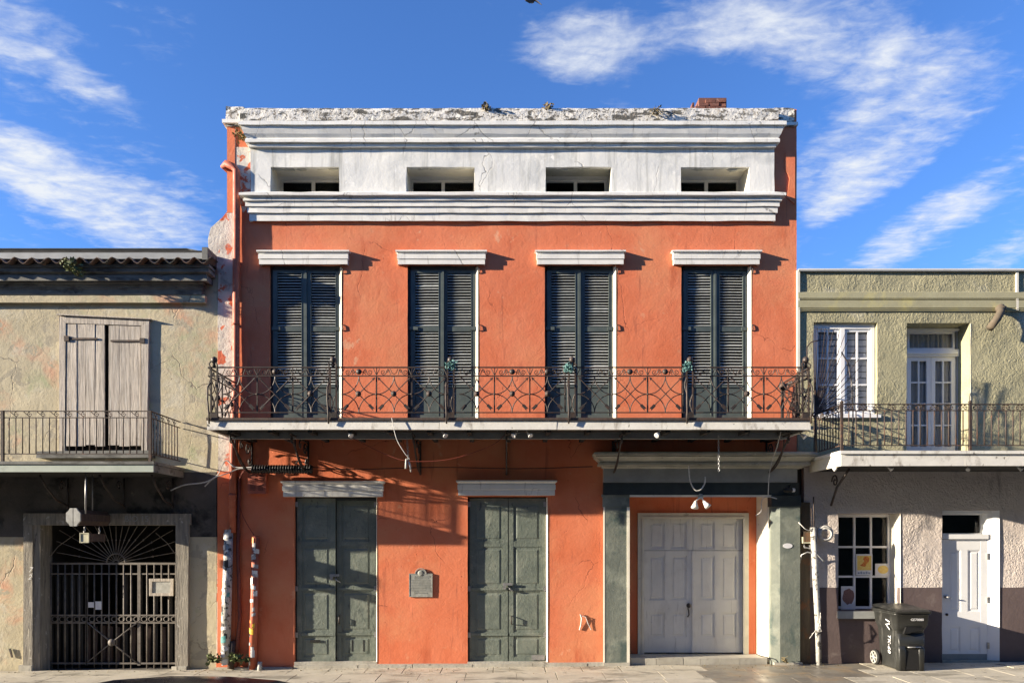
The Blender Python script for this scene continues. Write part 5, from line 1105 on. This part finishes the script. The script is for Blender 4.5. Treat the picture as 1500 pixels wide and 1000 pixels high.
cable('cable', 'pale cable making a low loop across the downpipe to the splice', [w3d(300, 712, -.2), w3d(313, 700, -.25), w3d(330, 694, -.25), w3d(352, 686, -.24), w3d(371, 688, -.22)], .009, 'cable_white')
cable('cable', 'short dark red hooked conduit rising from the wall beside the vent box', [w3d(351, 790, -.05), w3d(350, 710, -.07), w3d(351, 700, -.1), w3d(358, 689, -.16), w3d(371, 686, -.22)], .013, 'brown_conduit')
cable('wire', 'thin red wire drooping from the conduit to the top of the stickered pipe', [w3d(352, 703, -.06), w3d(352, 740, -.06), w3d(358, 760, -.08), w3d(375, 788, -.14)], .007, 'cable_red', 'wire')
cable('wire', 'long thin wire sagging below the balcony between the splice and the entrance', [w3d(458, 684, -.2), w3d(520, 687, -.12), w3d(640, 684, -.12), w3d(760, 686, -.12), w3d(868, 683, -.15)], .008, 'cable_black', 'wire')
cable('wire', 'fine wire slung in a deep curve beneath the balcony soffit', [w3d(515, 641, -.9), w3d(565, 665, -.9), w3d(600, 675, -.9), w3d(660, 672, -.9), w3d(720, 652, -.9), w3d(742, 634, -.9)], .005, 'cable_red', 'wire')
cable('wire', 'loose wire hanging over the balcony edge near the knotted rope', [w3d(574, 612, -1.30), w3d(577, 628, -1.31), w3d(582, 645, -1.28), w3d(592, 662, -1.25), w3d(600, 672, -1.2)], .006, 'cable_white', 'wire')
cable('wire', 'pair of thin service wires reaching the white party wall below the balcony corner', [w3d(270, 628, -.3), w3d(296, 634, -.2), w3d(322, 641, -.11)], .006, 'cable_black', 'wire')
cable('wire', 'dark service wire crossing to the party wall just under another', [w3d(272, 618, -.3), w3d(296, 627, -.2), w3d(322, 633, -.11)], .006, 'cable_black', 'wire')
thing('', 'short pale chain with knotted end hanging under the balcony above the wall', 'chain', obj=chain('hanging_chain', w3d(596, 640, -.9), w3d(598, 672, -.9), .016, 12))
thing('', 'frayed rope end hanging beside the pale chain', 'rope', obj=MB().tube([w3d(597, 670, -.88), w3d(600, 680, -.88), w3d(602, 691, -.88)], [.012, .02, .008], 6).tube([w3d(595, 672, -.9), w3d(594.5, 686, -.9)], [.014, .018], 6).build('rope', 'cable_white'))
thing('', 'short chain with a ring hanging in front of the entrance cornice', 'chain', obj=chain('hanging_chain', w3d(1052.5, 637, -.9), w3d(1053, 690, -.9), .014, 16))
cable('rope', 'pale rope loop drooping over the entrance frieze', [w3d(1009, 682, -.4), w3d(1011, 704, -.4), w3d(1018, 717, -.4), w3d(1026, 717, -.4), w3d(1032, 708, -.4), w3d(1033, 698, -.4)], .012, 'cable_white', 'rope')
cable('cable', 'slanting cable from the balcony end down to the entrance frieze', [w3d(1144, 632, -1.0), w3d(1138, 655, -.8), w3d(1132, 672, -.45), w3d(1127, 694, -.38), w3d(1125, 728, -.25)], .008, 'cable_white')
cable('cable', 'white cable curling over the frieze down the cream entrance reveal', [w3d(1138, 730, -.24), w3d(1125, 727, -.22), w3d(1116, 732, -.15), w3d(1115, 748, -.06), w3d(1107, 755, .0)], .009, 'cable_white')
cable('cable', 'black cable lying at the foot of the entrance pier', [w3d(1108, 957, .02), w3d(1115, 960, -.05), w3d(1128, 964, -.12), w3d(1130, 974, -.15)], .009, 'cable_black')
# lamps
def flood(name, lb, p, yaw=0, size=1.0, grp='floodlights fixed under the balconies', arm=.08):
    t = thing(name, lb, 'light', p, group=grp); x, y, z = p; s_ = size
    MB().lathe([(.03 * s_, 0), (.03 * s_, -.012)], (x, y, z), 10).tube([(x, y, z - .01), (x + .02 * yaw, y - .01, z - arm)], .011 * s_, 6).build('bracket', 'steel', t)
    mb = MB(); d = Vector((.55 * yaw, -.55, -.62)).normalized(); c = Vector((x + .02 * yaw, y - .01, z - arm)); u = d.orthogonal().normalized(); w = d.cross(u); V = []; prof = [(.018, -.03), (.03, .0), (.042, .04), (.058, .085), (.06, .10)]
    for r_, h in prof:
        for k in range(12): a = 2 * pi * k / 12; V.append(c + d * h * s_ + (u * cos(a) + w * sin(a)) * r_ * s_)
    mb.add(V, [(i * 12 + k, i * 12 + (k + 1) % 12, (i + 1) * 12 + (k + 1) % 12, (i + 1) * 12 + k) for i in range(4) for k in range(12)] + [tuple(range(12))], True); mb.build('lamp_shell', 'white_paint', t)
    mb = MB(); V = [c + d * .095 * s_ + (u * cos(2 * pi * k / 12) + w * sin(2 * pi * k / 12)) * .054 * s_ for k in range(12)]; V.append(c + d * .11 * s_); mb.add(V, [(k, (k + 1) % 12, 12) for k in range(12)], True); mb.build('lens', 'lamp_glass', t)
zs0 = zf0 - .002
for (px_, y_, yw_, lb) in ((510, -1.1, 1, 'white reflector lamp under the balcony soffit above the first green door'), (648, -1.1, 1, 'white reflector lamp under the balcony left of the second green door'),
                           (757, -1.1, -1, 'white reflector lamp of a pair under the balcony, above the second green door'), (772, -1.1, 1, 'companion lamp of the soffit pair, nearer the entrance'),
                           (966, -1.15, -1, 'white reflector lamp under the balcony over the entrance cornice'), (1172, -.95, 1, 'reflector lamp under the far end of the big balcony')):
    flood('flood_lamp', lb, (X(px_, y_), y_, zs0 if y_ < -1.0 or True else 0), yw_, .75, arm=.04)
for (px_, lb) in ((1218, 'reflector lamp below the corner of the stucco building balcony'), (1300, 'reflector lamp under the stucco balcony above the poster window'), (1420, 'reflector lamp under the stucco balcony above the white door'), (1490, 'reflector lamp under the stucco balcony by the edge of the view')):
    flood('flood_lamp', lb, (X(px_, -1.0), -1.0, Z(680, y3) - .001), 1 if px_ != 1420 else -1, .6, arm=.03)
tw = thing('twin_flood_lamp', 'twin headed flood lamp on the frieze over the white entrance door', 'light', (X(1025, -.2), -.2, Z(730, -.2)))
c0 = Vector((X(1026, -.14), -.14, Z(727, -.14)))
MB().lathe([(.05, 0), (.05, -.03), (.02, -.05)], c0, 12, 'y').build('base', 'old_cream_wood', tw)
for s_, dxp in ((-1, 1019), (1, 1032)):
    d = Vector((.35 * s_ + .15, -.35, -.8)).normalized(); c = Vector((X(dxp, -.25), -.24, Z(735, -.25))); u = d.orthogonal().normalized(); w = d.cross(u); V = []
    mb = MB(); mb.tube([c0 + Vector((0, -.04, 0)), c - d * .02], .012, 6)
    for r_, h in [(.02, -.02), (.032, .02), (.05, .07), (.066, .11)]:
        for k in range(12): a = 2 * pi * k / 12; V.append(c + d * h + (u * cos(a) + w * sin(a)) * r_)
    mb.add(V, [(i * 12 + k, i * 12 + (k + 1) % 12, (i + 1) * 12 + (k + 1) % 12, (i + 1) * 12 + k) for i in range(3) for k in range(12)] + [tuple(range(12)), tuple(range(36, 48))], True); mb.build('lamp_head', 'white_paint', tw)
sc_ = thing('security_camera', 'black security camera with white lens at the end of the entrance frieze', 'camera', (X(1158, -.2), -.2, Z(720, -.2)))
MB().lathe([(.03, 0), (.04, .02), (.04, .12), (.03, .15)], (X(1148, -.2), -.2, Z(717.5, -.2)), 12, 'x').tube([(X(1153, -.2), -.2, Z(717, -.2)), (X(1154), -.112, Z(711))], .014).build('camera_body', 'black_plastic', sc_)
MB().lathe([(.038, 0), (.034, .04), (.01, .045)], (X(1148, -.2) + .152, -.2, Z(717.5, -.2)), 12, 'x').build('lens', 'paper_white', sc_)
thing('', 'small white oval sticker high on the green entrance pier', 'sticker', obj=MB().prism([(X(1156, -.19) + .085 * cos(t), Z(799, -.19) + .045 * sin(t)) for t in [2 * pi * i / 20 for i in range(20)]], -.127, -.121).build('oval_sticker', 'paper_white'))
thing('', 'thin curved iron nail hook holding torn wire on the orange wall near the pier', 'wire', obj=(lambda m_: (m_.tube([w3d(850, 899, -.02), w3d(852, 905, -.03), w3d(851, 914, -.02), w3d(849, 922, -.012)], .011, 5), m_.tube([w3d(851, 901, -.02), w3d(858, 903, -.03), w3d(861, 912, -.02), w3d(866, 922, -.012)], .007, 5), m_.build('wall_wire', 'cable_white'))[-1])(MB()))
thing('', 'rusty flat iron strip fixed low on the beige wall at the edge of view', 'strip', obj=MB().prism([w3d(14, 949, 0)[::2], w3d(17, 949, 0)[::2], w3d(20, 962, 0)[::2], w3d(18, 962, 0)[::2]][::1], -.03, -.012).build('iron_strip', 'rusty_iron'))

# ================================================================== PLANTS
def weed(name, lb, px, py, y, r, n, m, seed, size=.06, grp=None, stems=5):
    c = (X(px, y), y, Z(py, y)); mb = clump('', '', c, r, n, size=size, seed=seed, up=.3); mb.keep = True; rd = random.Random(seed)
    t = thing(name, lb, 'plant', c, group=grp); mb.build('leaves', m, t)
    sb = MB()
    for k in range(stems):
        a = rd.uniform(0, 6.28); q = r * rd.uniform(.5, 1); sb.tube([(c[0], c[1], c[2] - .02), (c[0] + q * .5 * cos(a), c[1] + q * .4 * sin(a), c[2] + q * .4), (c[0] + q * cos(a), c[1] + q * .6 * sin(a), c[2] + q * .7)], .004, 4)
    sb.build('stems', 'leaf_dry', t)
G1 = 'weeds growing on the parapet'
weed('weed', 'dark tufted weed on the parapet above the second attic window', 712, 161, -.22, .10, 90, 'leaf_dry', 1, grp=G1)
weed('weed', 'thin dry weed on the parapet top above the third attic window', 803, 160, -.2, .10, 50, 'leaf_dry', 2, grp=G1)
weed('weed', 'low brown weed patch hanging from the parapet left of the brick chimney', 962, 168, -.26, .14, 90, 'leaf_dry', 3, size=.045, grp=G1)
weed('weed', 'rust coloured fern clump beside the cornice end', 356, 203, -.08, .16, 160, 'leaf_rust', 4, size=.06)
weed('weed', 'green creeper spilling from the roof tiles of the beige building', 103, 392, -.50, .16, 150, 'leaf_green', 5, size=.07)
weed('weed', 'thin green tendrils dangling lower from the tile creeper', 114, 402, -.50, .09, 50, 'leaf_green', 6, size=.06)
G2 = 'weeds at the foot of the downpipe'
weed('weed', 'pale weed tuft on the pavement against the party wall corner', 312, 968, -.25, .11, 80, 'leaf_green', 7, size=.09, grp=G2)
weed('weed', 'weed tuft behind the stickered downpipe foot', 345, 967, -.22, .11, 90, 'leaf_green', 8, size=.08, grp=G2)
weed('weed', 'small weed tuft between the two stickered pipes', 360, 968, -.2, .08, 60, 'leaf_green', 9, size=.07, grp=G2)
weed('weed', 'dry moss tuft at the base of the entrance pier', 1150, 968, -.24, .07, 50, 'leaf_dry', 10, size=.04, grp=None)

# ================================================================== WHEELED BIN
bx = 6.80; gB = gz(6.8)
tb_ = thing('wheeled_bin', 'scuffed black wheeled refuse bin by the poster window', 'bin', (bx, -.5, gB))
def ring_pts(x0, x1, y0, y1, z, r=.05, n=4):
    o = []
    for (cx, cy, a0) in ((x1 - r, y0 + r, -pi / 2), (x1 - r, y1 - r, 0), (x0 + r, y1 - r, pi / 2), (x0 + r, y0 + r, pi)):
        for k in range(n + 1): a = a0 + pi / 2 * k / n; o.append((cx + r * cos(a), cy + r * sin(a), z))
    return o
def loft(mb, rings, cap=(True, True)):
    n = len(rings[0]); V = [p for r_ in rings for p in r_]; F = [(i * n + k, i * n + (k + 1) % n, (i + 1) * n + (k + 1) % n, (i + 1) * n + k) for i in range(len(rings) - 1) for k in range(n)]
    if cap[0]: F.append(tuple(range(n))[::-1])
    if cap[1]: F.append(tuple((len(rings) - 1) * n + k for k in range(n)))
    return mb.add(V, F, True)
bb = MB()
loft(bb, [ring_pts(6.60, 7.02, -.74, -.20, gB + .01), ring_pts(6.59, 7.03, -.75, -.19, gB + .05), ring_pts(6.565, 7.055, -.77, -.15, gB + .66), ring_pts(6.56, 7.06, -.775, -.15, gB + .68),
          ring_pts(6.53, 7.09, -.83, -.12, gB + .76), ring_pts(6.52, 7.10, -.84, -.10, gB + .93), ring_pts(6.505, 7.115, -.855, -.085, gB + .935), ring_pts(6.505, 7.115, -.855, -.085, gB + .965)])
for (a, c) in ((6.595, 6.715), (6.925, 7.025)): loft(bb, [ring_pts(a, c, -.82, -.70, gB + .0, .03), ring_pts(a - .005, c + .005, -.83, -.70, gB + .34, .03), ring_pts(a, c, -.80, -.70, gB + .44, .03)])
loft(bb, [ring_pts(6.60, 7.03, -.80, -.70, gB + .36, .02), ring_pts(6.60, 7.03, -.81, -.70, gB + .44, .02), ring_pts(6.59, 7.04, -.79, -.70, gB + .62, .02)])
bb.build('bin_body', 'bin_plastic', tb_)
MB().box(6.70, 6.94, -.815, -.812, gB + .02, gB + .37).box(6.75, 6.92, -.822, -.8165, gB + .40, gB + .45).build('recess_shade', 'inside_dark', tb_)  # flat black sheets stand in for the shade inside the front hollows
MB().prism([(6.66, gB + .62), (6.985, gB + .70), (6.985, gB + .735), (6.70, gB + .735)], -.846, -.80).build('grip_recess', 'black_plastic', tb_)
MB().tube([(6.73, -.835, gB + .40), (6.94, -.835, gB + .40)], .011, 8).build('lift_bar', 'steel', tb_)
lid = MB(); loft(lid, [ring_pts(6.49, 7.13, -.88, -.07, gB + .966, .06), ring_pts(6.485, 7.135, -.885, -.06, gB + .995, .06)], (True, False))
rt = []
for t in (0, .25, .5, .75, 1):
    rr = ring_pts(6.49 + .10 * t, 7.13 - .10 * t, -.88 + .12 * t, -.065 - .08 * t, gB + .996, .06); rt.append([(x, y, gB + .996 + (.035 * (1 - (1 - t) ** 2)) + (.05 * (y + .88) / .8)) for x, y, z in rr])
loft(lid, rt, (False, True)); lid.build('lid', 'bin_plastic', tb_)
hb = MB(); hb.tube([(6.56, -.08, gB + .95), (6.56, -.02, gB + 1.0), (7.06, -.02, gB + 1.0), (7.06, -.08, gB + .95)], .016, 8); hb.build('handle', 'bin_plastic', tb_)
for x_ in (6.50, 7.06):
    wh = MB(); wh.lathe([(.10, 0), (.13, .008), (.133, .03), (.13, .052), (.10, .06)], (x_, -.17, gB + .133), 20, 'x'); w_ = wh.build('wheel', 'tyre', tb_)
    hb2 = MB(); hb2.lathe([(.025, -.012), (.03, .03)], (x_, -.17, gB + .133), 10, 'x')
    for k in range(6): a = pi * k / 3; hb2.tube([(x_ - .004, -.17, gB + .133), (x_ - .004, -.17 + .10 * cos(a), gB + .133 + .10 * sin(a))], .011, 5)
    hb2.tube([(x_ - .004, -.17 + .105 * cos(t), gB + .133 + .105 * sin(t)) for t in [2 * pi * i / 16 for i in range(16)]], .009, 5, closed=True); hb2.build('rim', 'sign_grey', w_)
text('side_lettering', 'IV', .19, (6.512, -.60, gB + .78), (pi / 2, radians(90), -pi / 2), 'paper_white', tb_, .002, .25)
text('side_lettering', 'TK-60', .125, (6.551, -.585, gB + .43), (pi / 2, radians(90), -pi / 2), 'paper_white', tb_, .002, .25)
text('front_lettering', 'GE70080', .058, (6.88, -.851, gB + .86), (pi / 2, 0, 0), 'paper_white', tb_, .001, 0)
MB().prism([(X(1270, -.3), gB - .0), (X(1274, -.3), gB), (X(1273, -.3), gB + .01), (X(1270, -.3), gB + .01)], -.3, -.28).v  # (litter is in the slabs' stains)

# ================================================================== PARKED CAR (roof only in view)
cy = -8.95; cx = -1.80; gC = gz(cx) - .14
car = thing('parked_car', 'dark glossy car parked on the near side, only its roof edge in view', 'car', (cx, cy, gC))
st_ = [(-2.05, .62, .62, .45), (-1.98, .80, .78, .30), (-1.6, .93, .86, .22), (-.9, .98, .89, .2), (0, .96, .90, .2), (.9, .97, .89, .2), (1.6, .86, .86, .22), (2.0, .74, .74, .3), (2.1, .58, .55, .4)]
cb_ = MB(); rg = []
for (dx, zt_, hw_, zb__) in st_:
    o_ = []
    for k in range(16):
        a = 2 * pi * k / 16; sx, sz = cos(a), sin(a); e = .55; yy = hw_ * math.copysign(abs(sx) ** e, sx); zz_ = (zt_ + zb__) / 2 + (zt_ - zb__) / 2 * math.copysign(abs(sz) ** e, sz); o_.append((cx + dx, cy + yy, gC + zz_))
    rg.append(o_)
loft(cb_, rg); cb_.build('body', 'car_paint', car)
gh = MB(); rg = []
for (dx, zt_, hw_) in ((-1.75, .98, .60), (-1.35, 1.29, .60), (-.8, 1.525, .60), (-.25, 1.575, .61), (.3, 1.56, .61), (.75, 1.46, .60), (1.25, 1.14, .62), (1.5, .93, .64)):
    o_ = []
    for k in range(16):
        a = 2 * pi * k / 16; sx, sz = cos(a), sin(a); zz_ = .86 + (zt_ - .86) * math.copysign(abs(sz) ** .5, sz) if sz > 0 else .80; wd = hw_ + .22 * (1 - max(0, sz)); yy = wd * math.copysign(abs(sx) ** .6, sx); o_.append((cx + dx, cy + yy, gC + zz_))
    rg.append(o_)
loft(gh, rg); gh.build('cabin', 'car_glass', car)
rf = MB(); rg = []
for (dx, zt_, hw_) in ((-.95, 1.495, .50), (-.6, 1.557, .55), (-.25, 1.580, .56), (.1, 1.577, .56), (.4, 1.555, .55), (.68, 1.503, .50)):
    rg.append([(cx + dx, cy + hw_ * (2 * k / 8 - 1), gC + zt_ + .012 - .05 * (2 * k / 8 - 1) ** 4) for k in range(9)] + [(cx + dx, cy + hw_ * (1 - 2 * k / 8), gC + zt_ - .03 - .05 * (2 * k / 8 - 1) ** 4) for k in range(9)])
loft(rf, rg); rf.build('roof', 'car_paint', car)
for dx in (-1.3, 1.32):
    for s_ in (-1, 1):
        wy = cy + s_ * .80; wh = MB(); wh.lathe([(.22, -.10), (.30, -.10), (.32, -.07), (.32, .07), (.30, .10), (.22, .10)], (cx + dx, wy, gC + .32), 24, 'y'); w_ = wh.build('wheel', 'tyre', car)
        MB().lathe([(.05, -.105 * s_ * -1), (.20, .108 * s_), (.215, .09 * s_)], (cx + dx, wy, gC + .32), 16, 'y').build('rim', 'steel', w_)
for s_ in (-1, 1):
    MB().lathe([(.03, .06), (.09, .03), (.10, -.04)], (cx + 2.03, cy + s_ * .55, gC + .64), 12, 'x').build('headlight', 'lamp_glass', car)
    MB().lathe([(.03, -.05), (.08, -.03), (.09, .04)], (cx - 2.0, cy + s_ * .6, gC + .70), 12, 'x').build('tail_light', 'sticker_red', car)

# ================================================================== ACROSS THE STREET
for (x0, x1, h, mm, lb) in ((-48, -6.2, 11.5, 'left_plaster', 'beige two storey building across the street, behind the viewer'), (-6.18, 5.5, 13.0, 'brick', 'brick building across the street, behind the viewer'), (5.52, 48, 11.0, 'right_smooth', 'olive building across the street, behind the viewer')):
    t = thing('opposite_building', lb, 'building', ((x0 + x1) / 2, -17, 0)); hh_ = []; k = x0 + 1.2
    while k < x1 - 2: hh_ += [(k, k + 1.2, .9, 3.2), (k, k + 1.2, 4.6, 6.9)]; k += 2.9
    b_ = MB(); b_.box(x0, x1, -25, -16.3, -.3, h); xs_ = sorted([x0, x1] + [v for q in hh_[::2] for v in q[:2]])
    for i in range(0, len(xs_), 2): b_.box(xs_[i], xs_[i + 1], -16.3, -16.0, -.3, h)
    for q in hh_[::2]:
        for (za_, zb2) in ((-.3, .9), (3.2, 4.6), (6.9, h)): b_.box(q[0], q[1], -16.3, -16.001, za_, zb2)
    b_.box(x0, x1, -16.3, -15.8, h, h + .25); b_.build('wall', mm, t)
    for q in hh_: w_ = MB().frame(q[0], q[1], q[2], q[3], .07, -16.25, -16.15).build('window', 'white_paint', t); MB().box(q[0] + .07, q[1] - .07, -16.22, -16.2, q[2] + .07, q[3] - .07).build('pane', 'car_glass', w_)

# ================================================================== BIRD
bc = Vector((X(777, 5), 5.0, Z(2, 5)))
sk = bpy.data.meshes.new('pigeon'); V = [(0, 0, 0), (.10, -.03, .02), (.155, -.05, .045), (-.12, .04, -.02), (-.20, .06, -.03), (.03, -.10, .03), (0, -.22, -.03), (-.08, -.33, -.10), (.03, .10, .05), (0, .22, .10), (-.08, .33, .08)]
E = [(0, 1), (1, 2), (0, 3), (3, 4), (0, 5), (5, 6), (6, 7), (0, 8), (8, 9), (9, 10)]
Rb = Euler((radians(12), radians(-20), radians(70))).to_matrix(); V = [tuple(Rb @ Vector(v)) for v in V]
sk.from_pydata(V, E, []); bo_ = bpy.data.objects.new('pigeon', sk); col.objects.link(bo_)
md = bo_.modifiers.new('skin', 'SKIN'); RR = [(.055, .055), (.04, .04), (.022, .022), (.035, .03), (.045, .008), (.045, .012), (.05, .010), (.012, .006), (.045, .012), (.05, .010), (.012, .006)]
for i, r_ in enumerate(RR): sk.skin_vertices[0].data[i].radius = r_
sk.skin_vertices[0].data[0].use_root = True
bo_.modifiers.new('sub', 'SUBSURF').render_levels = 1; bo_.modifiers['sub'].levels = 1; bo_.location = bc
dg = bpy.context.evaluated_depsgraph_get(); me = bpy.data.meshes.new_from_object(bo_.evaluated_get(dg)); bpy.data.objects.remove(bo_)
me.name = 'pigeon'; me.materials.clear(); me.materials.append(M['bird_dark']); o = bpy.data.objects.new('pigeon', me); link(o, None, bc); thing('', 'dark pigeon flying with spread wings high over the roof', 'bird', obj=o)
